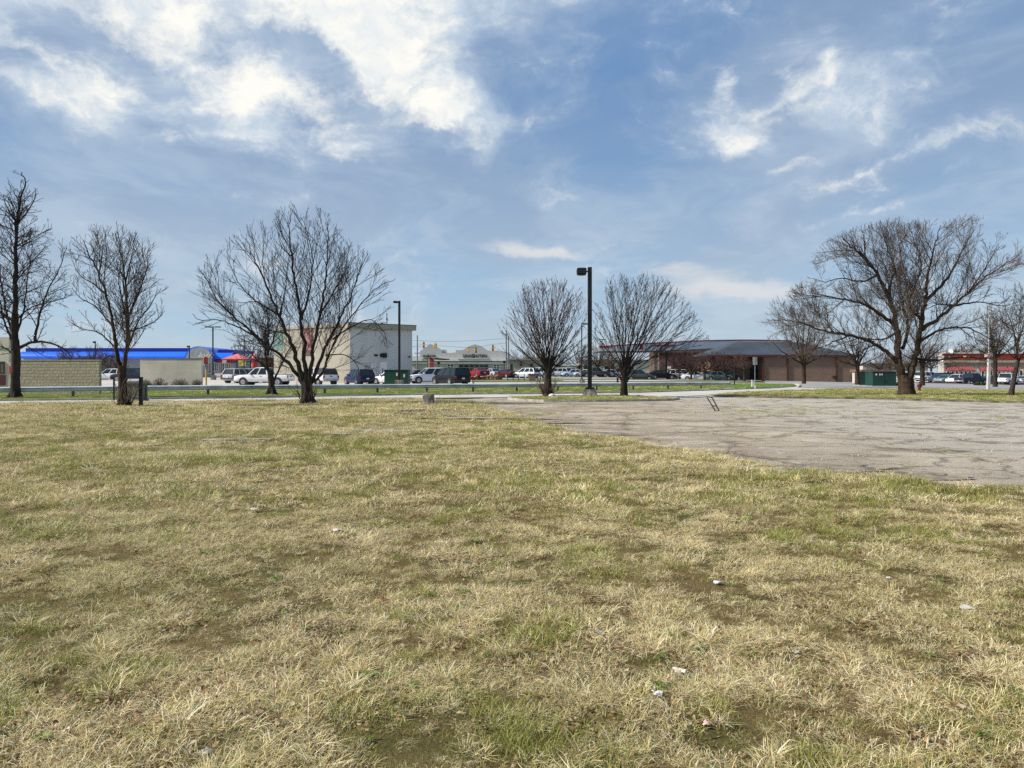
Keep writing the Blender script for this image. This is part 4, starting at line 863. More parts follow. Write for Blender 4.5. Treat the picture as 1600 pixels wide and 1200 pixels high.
quad_building()

# optician's shop across the crossing
Yo = 170
t = thing('optician_shop', 'pale grey shop with stepped gables, white canopy band and black lettering', 'building', on(720, Yo))
M_pg = mat('pale_grey_render', (.47, .47, .45), .85, 0, .04, .15); Z = lambda py: wz(py, Yo); Xo = lambda px: wx(px, Yo)
mb = MB(t.location)
def pr(pts, y0, y1): mb.prism([(Xo(a), Z(b)) for a, b in pts], y0, y1)
pr([(640, 596), (640, 557), (656, 557), (656, 549.5), (661, 545.5), (672, 537.5), (684, 545.5), (690, 546.5), (690, 551.5), (712, 551.5), (712, 547), (723, 547), (732, 541.5), (742, 537.8), (753, 541.5), (762, 547.5), (764, 548), (792, 549.5), (792, 596)][::-1], Yo, Yo + 14)
obj('wall', mb, M_pg, t)
for pts in ([(672, 536.8), (676, 538.8), (683, 545.4), (678, 543)], [(762, 548.5), (770, 538.5), (772, 538.8), (780, 548)], [(706, 551), (711, 546.2), (714, 546.5), (716, 550.5)]): mb = MB(t.location); mb.prism([(Xo(a), Z(b)) for a, b in pts][::-1], Yo + .6, Yo + 3); obj('gable_flank', mb, M_white, t)
mb = MB(t.location); mb.prism([(Xo(a), Z(b)) for a, b in ((690.2, 551), (690.2, 545.5), (694, 545.5), (694, 551.2))][::-1], Yo + 3, Yo + 6); obj('chimney', mb, M_pg, t)
facade(t, [('canopy', M_white, [(640, 790, 561.6, 564.2)], .9, .9),
           ('lower_band', M_white, [(640, 790, 565.8, 568.6)], .5, .5)], Yo)
each(t, 'window', M_glass, [(699, 709, 569.2, 577), (771, 781, 569.6, 576.5), (790.6, 791.8, 570, 577)], Yo, .05, .1, ('frame', M_white, .16, 2, 2))
each(t, 'window', M_glass, [(717, 724.5, 569.2, 580), (725, 733, 569.2, 580), (733.5, 741, 569.2, 580), (741.5, 749, 569.2, 580), (749.5, 756, 569.2, 580), (756.5, 763, 569.2, 580)], Yo, .05, .1, ('frame', mat('window_frame', (.40, .40, .39), .5), .14, 1, 2))
each(t, 'canopy_trim', mat('grey_trim', (.33, .33, .32), .7), [(659, 668, 561.1, 561.8), (716, 766, 561.0, 561.9)], Yo, 1.0, .1)  # thin grey strips along the canopy's top edge
letters(t, "LENSCRAFTERS", 723.3, 760.5, 553.6, 558.6, Yo - .1, M_black); letters(t, "L", 723.0, 726.0, 552.8, 558.8, Yo - .12, M_black); letters(t, "C", 737.4, 741.6, 552.8, 558.8, Yo - .12, M_black)
letters(t, "LENSCRAFTERS", 660, 680.5, 554.4, 558, Yo - .1, M_black); letters(t, "C", 668, 670.5, 553.6, 558.2, Yo - .12, M_black)
# small red panelled sign, oval sign, flat canopy before the optician
t = thing('price_sign', 'tall pale sign board with three red panels in front of the optician', 'sign', on(673, 140)); 
facade(t, [('board', mat('sign_board', (.40, .37, .38), .6), [(669.0, 678.6, 559.4, 586)], 0, .4)], 140)
each(t, 'panel', M_red, [(671.4, 677.6, 560.6, 566), (671.4, 677.6, 567, 571.5), (671.4, 677.6, 572.2, 576.5)], 140, .05, .06)
t = thing('bank_canopy', 'thin dark flat canopy beside the red panelled sign', 'canopy', on(684, 142))
mb = MB(t.location); mb.bar((wx(666, 141), 141, wz(559.6, 141)), (wx(697, 143), 143, wz(561.8, 143)), 3, .18); obj('roof', mb, M_black, t); mb = MB(t.location); mb.tube([(wx(668, 141), 142, gh(0, 141)), (wx(668, 141), 142, wz(560, 141))], .1, 6); obj('post', mb, M_black, t)
# walk signals: dark blobs
for px, py in ((685.4, 567), (788, 565.5)):
    t = thing('street_sign', 'small black hanging street sign %s' % ('below the dark flat canopy' if px < 700 else 'beside the twin utility poles'), 'sign', on(px, 150)); mb = MB(t.location)
    mb.tube([(wx(px, 150), 150.1, gh(wx(px, 150), 150)), (wx(px, 150), 150.1, wz(py, 150))], .06, 6); obj('post', mb, M_black, t); mb = MB(t.location); mb.disc((wx(px, 150), 150, wz(py, 150)), .3, 'y', .2, 12); mb.v = [(x * 1.35, y, z) if False else (x, y, z) for x, y, z in mb.v]; o = obj('board', mb, M_black, t); o.scale = (1, 1, 1)

# fuel station canopy
def canopy():
    o = on(1050, 125); t = thing('fuel_canopy', 'long arched white station canopy with a red stripe along its top', 'canopy', o)
    N = 40; P0, P1 = 936, 1238
    def top(px): return 541.5 - 10.6 * math.sin(math.pi * min(1, max(0, (px - 925) / 480))) ** 1.15 if px > 925 else 541.5
    def YC(px): return 122 + min(px - 936, 174) * .138 + max(0, px - 1110) * .03
    def bot(px): return 548.5 - 7 * max(0, min(1, (px - 1010) / 160.)) ** 1.2
    for nm, m, f0, f1, pr in (('fascia', mat('canopy_white', (.70, .71, .72), .5, 0, .05, .3), lambda p: top(p) + 1.2, bot, 0), ('stripe', mat('crimson_band', (.52, .012, .045), .4), lambda p: top(p) - .4, lambda p: top(p) + 1.2, .15)):
        rings = []
        for i in range(N + 1):
            px = P0 + (P1 - P0) * i / N; Y = YC(px); x = wx(px, Y); rings.append([(x, Y - pr, wz(f1(px), Y)), (x, Y - pr, wz(f0(px), Y)), (x, Y + (.3 if nm == 'fascia' else .2), wz(f0(px), Y)), (x, Y + (.3 if nm == 'fascia' else .2), wz(f1(px), Y))])
        mb = MB(o); mb.loft(rings, smooth=False); obj(nm, mb, m, t)
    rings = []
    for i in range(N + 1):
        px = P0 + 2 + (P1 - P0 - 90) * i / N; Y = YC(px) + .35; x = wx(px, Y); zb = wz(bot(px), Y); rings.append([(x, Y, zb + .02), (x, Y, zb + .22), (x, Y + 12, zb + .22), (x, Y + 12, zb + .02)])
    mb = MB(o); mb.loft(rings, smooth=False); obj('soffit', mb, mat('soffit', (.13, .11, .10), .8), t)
    for px, Y, w in ((975, 131, .28), (1025, 136, .5), (1041, 139, .32), (1070, 143, .3)):
        mb = MB(o); x = wx(px, Y); mb.box(x - w / 2, x + w / 2, Y - w / 2, Y + w / 2, gh(x, Y), wz(549, Y)); obj('column', mb, mat('column_grey', (.33, .32, .30), .7) if px == 1025 else M_black, t, bevel=.03)
    # raised red lettering, too small to read: plain strokes of uneven height
    r = random.Random(5)
    for a, b, n, pyc, hh in ((937, 957, 9, 542.3, 3.0), (1022, 1056, 13, 539.7, 3.4)):
        mb = MB(o); mb.loft([[(wx(p, YC(p) - .08), YC(p) - .08, wz(pyc + q, YC(p))) for q in (.5, -.2)] + [(wx(p, YC(p) + .02), YC(p) + .02, wz(pyc + q, YC(p))) for q in (-.2, .5)] for p in (a, b)], smooth=False)
        for k in range(n):
            p0 = a + (b - a) * k / n; Y = YC(p0) - .16; h = hh * r.choice([.75, .75, 1.2, .9]); mb.box(wx(p0, Y), wx(p0 + (b - a) / n * .62, Y), Y, Y + .1, wz(pyc + hh / 2, Y), wz(pyc + hh / 2 - h, Y))
        obj('lettering', mb, mat('crimson_band', (.52, .012, .045), .4), t)
    p0 = 1000; Y = YC(p0) - .16; mb = MB(o); mb.box(wx(p0, Y), wx(p0 + 5, Y), Y, Y + .1, wz(546, Y), wz(537.5, Y)); obj('logo', mb, mat('crimson_band', (.52, .012, .045), .4), t)
canopy()
# brick building with hipped grey roof
def brick_building():
    Y = 126; o = on(1225, Y); t = thing('brick_building', 'long brown brick building under a low hipped grey metal roof', 'building', o); X = lambda p: wx(p, Y); z0, ze = -.1, wz(555.6, Y)
    M_roof = mat('slate_blue_roof', (.04, .055, .075), .85, .0, .18, .25, .2, 5); M_trim = mat('maroon_trim', (.08, .014, .013), .5)
    mb = MB(o); mb.box(X(1193), X(1338), Y, Y + 15.5, z0, ze); obj('wall', mb, M_brick, t)
    mb = MB(o); mb.box(X(1117), X(1192.9), Y + 3.2, Y + 15, z0, ze); obj('recessed_wall', mb, M_brick, t)
    mb = MB(o); mb.box(X(1181), X(1192.8), Y + 2.9, Y + 3.15, wz(596, Y), wz(560, Y)); obj('recess_shade', mb, mat('recess_shade_dark', (.02, .014, .012), .7), t)  # near-black slab: shade of the recessed gap put in as colour
    mb = MB(o); z1 = wz(534.3, Y + 7); b = [(X(1105), Y - .28, ze), (X(1345), Y - .28, ze), (X(1345), Y + 16, ze), (X(1105), Y + 16, ze)]; tp = [(X(1172) , Y + 7, z1), (X(1268), Y + 7, z1), (X(1268), Y + 10, z1), (X(1172), Y + 10, z1)]
    mb.add(b + tp, [(0, 1, 5, 4), (1, 2, 6, 5), (2, 3, 7, 6), (3, 0, 4, 7), (4, 5, 6, 7), (3, 2, 1, 0)]); rf = obj('roof', mb, M_roof, t)
    mb = MB(o)
    for k in range(1, 60):
        x = X(1105) + (X(1345) - X(1105)) * k / 60; s = min(1, (x - X(1105)) / (X(1172) - X(1105)), (X(1345) - x) / (X(1345) - X(1268))); mb.bar((x, Y - .28, ze + .03), (x, Y - .28 + 7.28 * s, ze + .03 + (z1 - ze) * s), .07, .06)
    obj('seam', mb, M_roof, rf)
    mb = MB(o); mb.box(X(1105), X(1345), Y - .42, Y - .29, ze - .18, ze + .12); obj('gutter', mb, M_trim, t)
    for p, yy in ((1124, Y + 3.1), (1230.5, Y - .05), (1307, Y - .05), (1192, Y - .05)): mb = MB(o); mb.box(wx(p, Y) - .12, wx(p, Y) + .12, yy - .12, yy, z0, ze - .19); obj('downpipe', mb, M_trim, t)
    for p in (1303, 1330.5): mb = MB(o); mb.box(X(p) - .22, X(p) + .22, Y - .35, Y, wz(590.5, Y), wz(587.5, Y)) if p < 1310 else mb.tube([(X(p), Y - .15, wz(595, Y)), (X(p), Y - .15, wz(585.5, Y))], .12, 8); obj('meter', mb, M_black, t)
    mb = MB(o); mb.bar((X(1290), Y - 3, z1 * .0 + wz(549.5, Y)), (X(1300), Y - 3 + 3, wz(549.5, Y)), .1, .1) if False else None
brick_building()
# dark brick shop behind the station
t = thing('station_shop', 'dark brown shop building in the shade behind the station canopy', 'building', on(1075, 165))
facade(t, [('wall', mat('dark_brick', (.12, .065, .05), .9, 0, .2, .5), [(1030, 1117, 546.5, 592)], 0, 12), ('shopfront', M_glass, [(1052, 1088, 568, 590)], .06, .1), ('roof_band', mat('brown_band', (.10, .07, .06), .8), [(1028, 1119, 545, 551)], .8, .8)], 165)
each(t, 'notice', M_white, [(1040, 1048.5, 572.4, 576), (1040, 1049, 577.5, 582.2)], 165, .1, .1)

# restaurant at the right
Yr = 145
t = thing('restaurant', 'low restaurant with red fascia, cream band and striped red awnings', 'building', on(1560, Yr))
facade(t, [('wall', mat('cream_wall', (.42, .39, .34), .85), [(1471.5, 1590, 551, 600)], 0, .9), ('rear_block', mat('cream_wall', (.42, .39, .34), .85), [(1525, 1640, 552, 600)], -.91, 12), ('brick_wing', brickm('tan_brick', (.42, .27, .15), (.36, .22, .12), (.4, .3, .2), 1, .6, .2), [(1590.1, 1640, 551, 600)], 0, .9),
           ('fascia', mat('brick_red_fascia', (.24, .024, .018), .6, 0, .12, .3), [(1473, 1680, 552.4, 562.6)], .35, .35), ('cornice', M_white, [(1471, 1682, 551.2, 552.3)], .45, .45), ('cream_band', mat('cream_band', (.62, .55, .36), .8), [(1472, 1680, 562.8, 566.4)], .2, .2),
           ('olive_band', mat('olive_band', (.20, .185, .13), .8), [(1473, 1680, 566.6, 572.6)], .1, .1), ('corner_post', M_white, [(1471.2, 1472.8, 556, 585)], .5, .2)], Yr)
for a, b in ((1476.5, 1519), (1531, 1549), (1550, 1572), (1573, 1589), (1604, 1640)):
    mb = MB(t.location); Z1, Z0 = wz(573, Yr), wz(578.4, Yr); x0, x1 = wx(a, Yr), wx(b, Yr)
    mb.add([(x0 + .2, Yr - .11, Z1), (x1 - .2, Yr - .11, Z1), (x1, Yr - 1.0, Z0), (x0, Yr - 1.0, Z0), (x1, Yr - 1.0, Z0 - .12), (x0, Yr - 1.0, Z0 - .12), (x0, Yr - .11, Z0 - .12), (x1, Yr - .11, Z0 - .12)], [(0, 3, 2, 1), (3, 5, 4, 2), (0, 6, 5, 3), (1, 2, 4, 7), (6, 7, 4, 5)])
    aw = obj('awning', mb, mat('awning_red', (.28, .03, .04), .7), t); mb = MB(t.location); n = int((x1 - x0) / .42)
    for k in range(n): x = x0 + (x1 - x0) * (k + .5) / n; mb.bar((x, Yr - .14, Z1 + .01), (x, Yr - 1.02, Z0 + .02), .11, .03)
    obj('stripe', mb, mat('awning_pink', (.42, .14, .15), .7), aw)
each(t, 'window', M_glass, [(1479 + i * 6.8, 1483.6 + i * 6.8, 579.6, 591) for i in range(6)] + [(1533 + i * 6.5, 1537.6 + i * 6.5, 579.6, 591) for i in range(9)], Yr, .06, .1, ('frame', M_white, .14, 1, 1))
each(t, 'window', M_glass, [(1592.5, 1598, 578, 590)], Yr, .06, .1, ('frame', M_white, .2, 1, 1)); each(t, 'sign_lamp', mat('yellow_sign', (.85, .62, .25), .5), [(1480, 1483, 557, 559.4), (1504, 1507.4, 556.2, 558.8)], Yr, .5, .14)
each(t, 'stone_pier', mat('pale_stone', (.55, .47, .40), .9, 0, .3, 3), [(1522, 1530, 576, 594)], Yr, .12, .12)
t = thing('hotel_building', 'far white building with two dark windows above the restaurant roof', 'building', on(1525, 300)); facade(t, [('wall', mat('far_white', (.62, .62, .60), .8), [(1489, 1566, 545, 590)], 0, 3)], 300); each(t, 'window', M_glass, [(1492, 1494.4, 547.6, 550.4), (1497, 1499.4, 547.6, 550.4)], 300, .05, .1)
t = thing('far_building', 'pale low building seen behind the great tree', 'building', on(1400, 230)); facade(t, [('wall', mat('far_cream', (.50, .47, .42), .85), [(1348, 1450, 571, 590)], 0, 12), ('roof', mat('brown_roof', (.20, .15, .13), .9), [(1347, 1451, 567.5, 571)], .3, 12)], 230)
# cabinets right of the brick wall
t = thing('enclosure', 'small brown-roofed enclosure behind the large green cabinet', 'shed', on(1368, 110)); facade(t, [('wall', mat('far_cream', (.50, .47, .42), .85), [(1346, 1392, 581, 599)], 0, 3), ('roof', mat('reddish_roof', (.22, .10, .08), .9), [(1344, 1394, 577.5, 581)], .3, 3.6)], 110)
def cabinet(label, px0, px1, py0, Y, m, dep=1.6, marks=(), name='utility_cabinet'):
    t = thing(name, label, 'utility box', on((px0 + px1) / 2, Y)); x0, x1 = wx(px0, Y), wx(px1, Y); z1 = wz(py0, Y); g0 = t.location.z; mb = MB(t.location); mb.box(x0, x1, Y, Y + dep, g0 - .1, z1 - .1); obj('body', mb, m, t, bevel=.03)
    mb = MB(t.location); mb.box(x0 - .05, x1 + .05, Y - .05, Y + dep + .05, z1 - .1, z1); obj('lid', mb, m, t, bevel=.03); mb = MB(t.location); mb.box(x0 - .15, x1 + .15, Y - .15, Y + dep + .15, g0 - .2, g0 + .06); obj('pad', mb, M_conc, t)
    mb = MB(t.location); xm = (x0 + x1) / 2; mb.box(xm - .012, xm + .012, Y - .012, Y, g0 + .1, z1 - .15); mb.box(xm + .06, xm + .1, Y - .05, Y, g0 + .5, g0 + .75); obj('handle', mb, M_black, t)
    for a, b, c, d in marks: mb = MB(t.location); mb.box(wx(a, Y), wx(b, Y), Y - .02, Y - .001, wz(d, Y), wz(c, Y)); obj('sticker', mb, M_white, t)
M_gbox = mat('green_enamel', (.013, .06, .038), .5, 0, .15, .8, spec=.4)
cabinet('dark green transformer cabinet on a pad beside the dark blue hatchback', 600.3, 637.4, 577.5, 79, M_gbox, 1.8, ((619, 621.3, 582.5, 587.5), (630.3, 632.8, 584.5, 589.5)))
cabinet('large green utility cabinet with white stickers left of the great tree', 1363.5, 1400.5, 580.2, 92, mat('teal_enamel', (.006, .042, .03), .5, 0, .15, .8), 2, ((1368, 1370.5, 583.8, 586.4), (1374, 1376, 583.8, 586.4), (1377.5, 1379, 583.8, 586.4)))
cabinet('green upright cabinet with white window just beyond the large green cabinet', 1343.5, 1359.5, 580.5, 98, mat('teal_enamel', (.006, .042, .03), .5, 0, .15, .8), 1.5, ((1352, 1356, 584, 593),))
t = thing('machine', 'small yellow compressor beside the large green cabinet', 'machine', on(1405, 94)); mb = MB(t.location); x = wx(1405, 94); mb.box(x - .45, x + .5, 94, 95, t.location.z, t.location.z + .45); obj('body', mb, mat('dull_yellow', (.40, .26, .03), .6), t, bevel=.12); mb = MB(t.location); mb.disc((x - .25, 93.95, t.location.z + .15), .14, 'y', .1); mb.disc((x + .3, 93.95, t.location.z + .15), .14, 'y', .1); obj('wheel', mb, M_black, t)
# far shops beyond the crossing
for a, b, c, Y, wc, rc, lb, wins in ((790, 862, 561, 195, (.40, .37, .31), (.24, .22, .2), 'tan two-storey shop block behind the twin utility poles', ((797, 801, 569, 577), (812, 816, 566, 572), (828, 833, 568, 575), (844, 849, 570, 578))),
                         (872, 906, 571, 200, (.46, .44, .42), (.62, .52, .30), 'low shop with yellow roof edge beyond the crossing', ((878, 884, 578, 584), (890, 899, 578, 584))),
                         (907, 1020, 562, 205, (.60, .59, .56), (.3, .29, .28), 'long white building behind the lamp post and fan-shaped tree', ((912, 918, 570, 580), (945, 960, 572, 582), (968, 990, 572, 582)))):
    t = thing('shop_building', lb, 'building', on((a + b) / 2, Y)); facade(t, [('wall', mat('wall_%d' % a, wc, .85, 0, .1, .3), [(a, b, c + 2, 592)], 0, 12), ('roof', mat('roof_%d' % a, rc, .85), [(a - 1, b + 1, c, c + 2)], .5, 12.5)], Y); each(t, 'window', M_glass, wins, Y, .05, .1)

# ================================================================ GUARDRAIL
def guardrail():
    A = Vector((wx(103, 48.2), 48.2)); B = Vector((wx(1140, 74.5), 74.5)); d = (B - A).normalized(); nrm = Vector((d.y, -d.x)); o = Vector((A.x, A.y, gh(A.x, A.y)))
    t = thing('guardrail', 'long grey steel guardrail on short posts beyond the access road', 'guardrail', o); L = (B - A).length; s0 = -14.0
    prof = [(0, .30), (.03, .305), (.10, .36), (.10, .39), (.0, .43), (.0, .47), (.10, .53), (.10, .55), (.02, .60), (0, .61)]
    prof = prof + [(a - .012, b) for a, b in prof[::-1]]; rings = []
    n = 60
    for i in range(n + 1):
        s = s0 + (L - s0) * i / n; p = A + d * s; g0 = gh(p.x, p.y) + .11; rings.append([(p.x + nrm.x * a, p.y + nrm.y * a, g0 + b * 1.02) for a, b in prof])
    mb = MB(o); mb.loft(rings, smooth=False); obj('rail', mb, mat('galvanised_steel', (.58, .60, .62), .45, .2, .12, .8, .1, 10), t)
    s = s0 + 1.5; M_post = mat('post_steel', (.14, .14, .14), .6, .4, .2, 2)
    s = -11.55
    while s < L - .2:
        p = A + d * s; g0 = gh(p.x, p.y); mb = MB(o); q = p - nrm * .10
        mb.bar((q.x, q.y, g0 - .1), (q.x, q.y, g0 + .70), .12, .17, up=(d.x, d.y, 0)); obj('post', mb, M_post, t); s += 3.98
    e = B; g0 = gh(e.x, e.y) + .11; mb = MB(o); mb.tube([(e.x, e.y, g0 + .28), (e.x, e.y, g0 + .63)], .16, 10); obj('end_terminal', mb, mat('end_steel', (.45, .47, .48), .45, .4), t)
guardrail()

# ================================================================ LAMPS, POLES, SIGNALS
def lamp(label, px, Y, ytop, head=1, base=None, w=.16, kind='arm', dirn=-1, arm=.6, hw=.75, group=None, hh=.22):
    o = on(px, Y); t = thing('street_lamp', label, 'street lamp', o, 0, group); H = wz(ytop, Y) - o.z; z0 = 0
    if base:
        bw, bh, tp = base; mb = MB(); mb.loft([[(sx * bw / 2, sy * bw / 2, -.1) for sx, sy in ((-1, -1), (1, -1), (1, 1), (-1, 1))], [(sx * bw / 2, sy * bw / 2, bh * .15) for sx, sy in ((-1, -1), (1, -1), (1, 1), (-1, 1))], [(sx * bw / 2 * tp, sy * bw / 2 * tp, bh) for sx, sy in ((-1, -1), (1, -1), (1, 1), (-1, 1))]], smooth=False)
        obj('base', mb, M_cbase, t, bevel=.03); z0 = bh; mb = MB(); mb.box(-w * 1.1, w * 1.1, -w * 1.1, w * 1.1, z0, z0 + .12); obj('base_cover', mb, M_black, t, bevel=.02)
    mb = MB(); mb.bar((0, 0, z0), (0, 0, H), w); obj('pole', mb, M_black, t, bevel=.01)
    for s in ((dirn,) if head == 1 else (-1, 1)):
        mb = MB(); mb.bar((0, 0, H - hh * .8), (s * arm, 0, H - hh * .8), .08); obj('arm', mb, M_black, t); mb = MB(); a, b = sorted((s * arm * .9, s * (arm * .9 + hw)))
        mb.loft([[(x, sy * .24 * k, z) for x, sy in ((a + (1 - k) * .2, -1), (b - (1 - k) * .2, -1), (b - (1 - k) * .2, 1), (a + (1 - k) * .2, 1))] for k, z in ((.72, H - hh * 1.55), (1, H - hh * 1.25), (1, H - hh * .4), (.8, H - hh * .15))], smooth=False)
        hd = obj('lamp_head', mb, M_black, t, bevel=.01); mb = MB(); mb.box(a + .2, b - .2, -.14, .14, H - hh * 1.62, H - hh * 1.56); obj('lens', mb, mat('lamp_lens', (.35, .30, .28), .3), hd)
    return t
M_cbase = mat('weathered_concrete', (.30, .275, .23), .95, 0, .3, 4, .6, 20, stretch=(1, 1, .4))
lamp('tall black lamp post on a tapered concrete base in the kerbed island', 921.5, 50, 417.5, 1, (.92, .56, .74), .26, arm=.25, hw=.62, hh=.34)
lamp('dark lamp post on a small concrete base behind the guardrail by the green cabinet', 624, 72, 470, 1, (.8, .82, .9), .20, arm=.15, hw=.42, hh=.14)
lamp('slim double-headed lamp post in front of the arched diner sign', 332.7, 112, 510, 2, None, .16, arm=.3, hw=.85, hh=.1)
lamp('slim lamp post rising behind the red pavilion roof', 381.5, 120, 524, 2, None, .13, arm=.2, hw=.6, hh=.1)
lamp('slim dark lamp post on a square white base beyond the guardrail', 909, 92, 505, 1, (.66, .66, 1), .12, arm=.15, hw=.55, hh=.10, dirn=1)
for px, Y, yt, lb in ((149, 122, 533, 'short dark lamp post in front of the blue roof at the left'), (296, 121, 540, 'short dark lamp post at the left side of the arched diner sign')): lamp(lb, px, Y, yt, 1, None, .12, arm=.02, hw=.3, hh=.2)
lamp('distant single lamp post behind the island tree', 941, 165, 530, 2, None, .12, arm=.1, hw=.6, hh=.12)
def pole(name, label, cat, px, Y, ytop, r, m, arms=(), ybot=None):
    o = on(px, Y); t = thing(name, label, cat, o); mb = MB(o); x = wx(px, Y); mb.tube([(x, Y, o.z - .1), (x, Y, wz(ytop, Y))], [r, r * .75], 10); obj('pole', mb, m, t)
    for py, w in arms: mb = MB(o); mb.bar((x - w / 2, Y, wz(py, Y)), (x + w / 2, Y, wz(py, Y)), .14); obj('crossarm', mb, m, t)
    return t
M_wood = mat('weathered_pole', (.20, .20, .21), .9, 0, .2, 2)
pole('utility_pole', 'grey utility pole at the right corner of the tall grey building', 'pole', 652, 150, 524, .14, M_wood, ((551.8, 1.0),))
pole('utility_pole', 'left of the two close utility poles beside the optician shop', 'pole', 791, 150, 517, .15, M_wood, ((523, .7),)); pole('utility_pole', 'right shorter one of the two close utility poles beside the optician', 'pole', 794.4, 151, 524, .14, M_wood)
fp = pole('flag_pole', 'tall pale square metal pole in front of the restaurant cars', 'pole', 1545, 76, 480, .05, mat('pale_steel', (.52, .52, .52), .5, .2)); mb = MB(fp.location); x = wx(1544, 76); mb.bar((x, 76, fp.location.z - .1), (wx(1546, 76), 76, wz(551, 76)), .26); obj('sleeve', mb, mat('pale_sleeve', (.50, .48, .46), .6, 0, .15, 1), fp, bevel=.02)
mb = MB(fp.location); mb.box(x - .2, x + .35, 75.8, 76.3, wz(558, 76), wz(553, 76)); obj('box', mb, mat('pink_box', (.50, .36, .33), .6), fp, bevel=.03)
Yt = 142
def wire(label, pts, r=.022):
    P = spline([(wx(p, y), y, wz(q, y)) for p, q, y in pts], 6); mb = MB(P[0]); mb.tube(P, r, 4); o = obj('power_line', mb, M_black); o.location = P[0]; tag(o, label, 'cable', 'overhead cables above the crossing')
wire('topmost thin cable running right from the grey utility pole', [(640, 531.8, 150), (690, 533.4, 150), (740, 532.2, 150), (791, 529, 150)]); wire('middle thin cable carrying the right-hand traffic signals', [(652, 537.5, 150), (690, 540.5, Yt), (735, 543, Yt), (770, 538.3, Yt), (791, 536, 150)]); wire('lowest thin cable left of the optician gable', [(630, 541, 150), (652, 541.5, 150), (662, 541, 150)])
M_sig = mat('signal_yellow', (.75, .36, .02), .5, 0, .06, 2)
for i, (px, py0, py1, front, lb) in enumerate(((661.5, 535, 544.2, 0, 'yellow traffic signal nearest the grey utility pole, seen side-on'), (680.5, 536.5, 543.2, 2, 'blank-backed square yellow traffic signal by the left gable'), (731.8, 544, 551, 2, 'pale yellow traffic signal left of the middle gable lettering'), (743.6, 543.4, 551.8, 1, 'yellow traffic signal with dark lenses in the middle gable'), (770, 540, 549, 1, 'yellow traffic signal with dark lenses before the right small gable'))):
    t = thing('traffic_signal', lb, 'traffic signal', (wx(px, Yt), Yt, wz(py1, Yt)), 0, 'traffic signals hung over the crossing'); h = (py1 - py0) * Yt / FPX; w = .36 if i != 1 else .55
    mb = MB(); mb.box(-w / 2, w / 2, -.12, .12, 0, h); obj('housing', mb, M_sig, t, bevel=.04); mb = MB(); mb.tube([(0, 0, h), (0, 0, h + .25)], .03, 6); obj('hanger', mb, M_black, t)
    if front < 2:
        for k in range(3):
            z = h * (k + .5) / 3; a = 0 if front else .16; mb = MB(); mb.disc((a, -.14, z), .13, 'y', .04, 12); ln = obj('lens', mb, M_black, t)
            mb = MB(); mb.tube([(a, -.12, z + .11), (a, -.38, z + .11)], .10, 8); obj('visor', mb, M_sig if k % 2 else M_black, ln)
# roadside signs and posts
t = thing('road_sign', 'pale green road sign seen from behind on a thin post', 'sign', on(1179.6, 74)); mb = MB(); mb.tube([(0, 0, -.1), (0, 0, wz(559, 74) - t.location.z)], .035, 8); obj('post', mb, M_grey, t); z = wz(570, 74) - t.location.z; mb = MB(); mb.box(-.21, .21, -.06, -.036, z, z + .74); obj('board', mb, mat('sign_back', (.40, .44, .40), .5, .3), t, bevel=.01); mb = MB(); mb.box(-.03, .03, -.09, -.061, z - .0, z + .74); obj('bracket', mb, M_grey, t)
mb = MB(); mb.box(-.04, .05, -.12, -.04, -.1, .42); obj('stub', mb, mat('cream_post', (.60, .58, .40), .6), t)
t = thing('marker_post', 'short cream utility marker left of the pale green sign', 'marker', on(1176.6, 80)); mb = MB(); mb.box(-.15, .15, -.1, .1, -.1, .80); obj('post', mb, mat('cream_marker', (.62, .61, .50), .6), t, bevel=.03); mb = MB(); mb.box(-.17, .17, -.12, .12, .8, .85); obj('cap', mb, M_white, t)
t = thing('black_post', 'short black bollard just right of the island lamp, behind the guardrail', 'post', on(965, 85)); mb = MB(); mb.box(-.1, .1, -.1, .1, -.1, 1.0); obj('body', mb, M_black, t, bevel=.02)
t = thing('bollard', 'thin black post at the right end of the guardrail', 'post', on(1147.5, 90)); mb = MB(); mb.box(-.06, .06, -.06, .06, -.1, .75); obj('body', mb, M_black, t, bevel=.02)
# utility box with its two black posts
t = thing('utility_box', 'olive green utility box with overhanging lid beside the twin-stemmed tree', 'utility box', on(210, 43.9)); x0, x1 = -.62, .43
mb = MB(); mb.box(x0 + .05, x1 - .05, 0, .8, .12, 1.0); obj('body', mb, mat('olive_enamel', (.10, .10, .055), .6, 0, .2, 2), t, bevel=.02); mb = MB(); mb.box(x0, x1 + .02, -.08, .86, 1.0, 1.14); obj('lid', mb, mat('dull_lid', (.15, .155, .13), .5, 0, .2, 2), t, bevel=.02); mb = MB(); mb.box(x0, x1, -.05, .85, -.1, .12); obj('plinth', mb, mat('plinth_grey', (.14, .17, .15), .8), t); mb = MB(); mb.box(-.06, .0, -.015, -.001, .62, .78); mb.box(-.06, .0, -.015, -.001, .5, .57); obj('sticker', mb, M_white, t); mb = MB(); mb.box(-.22, .25, -.02, -.001, .2, .75); obj('door', mb, mat('olive_door', (.13, .13, .075), .6), t)
for px, Y, H, w, lb in ((220.3, 35.6, 1.40, .14, 'thick black square post standing in the straw grass by the olive box'), (227.4, 44, .72, .07, 'thinner black post behind the thick one by the olive box'), (178, 44, 1.3, .08, 'black post left of the twin-stemmed trunk')):
    t = thing('black_post', lb, 'post', on(px, Y)); mb = MB(); mb.box(-w / 2, w / 2, -w / 2, w / 2, -.1, H); obj('post', mb, M_black, t, bevel=.01); mb = MB(); mb.box(-w / 2 - .01, w / 2 + .01, -w / 2 - .01, w / 2 + .01, H, H + .02); obj('cap', mb, M_black, t)
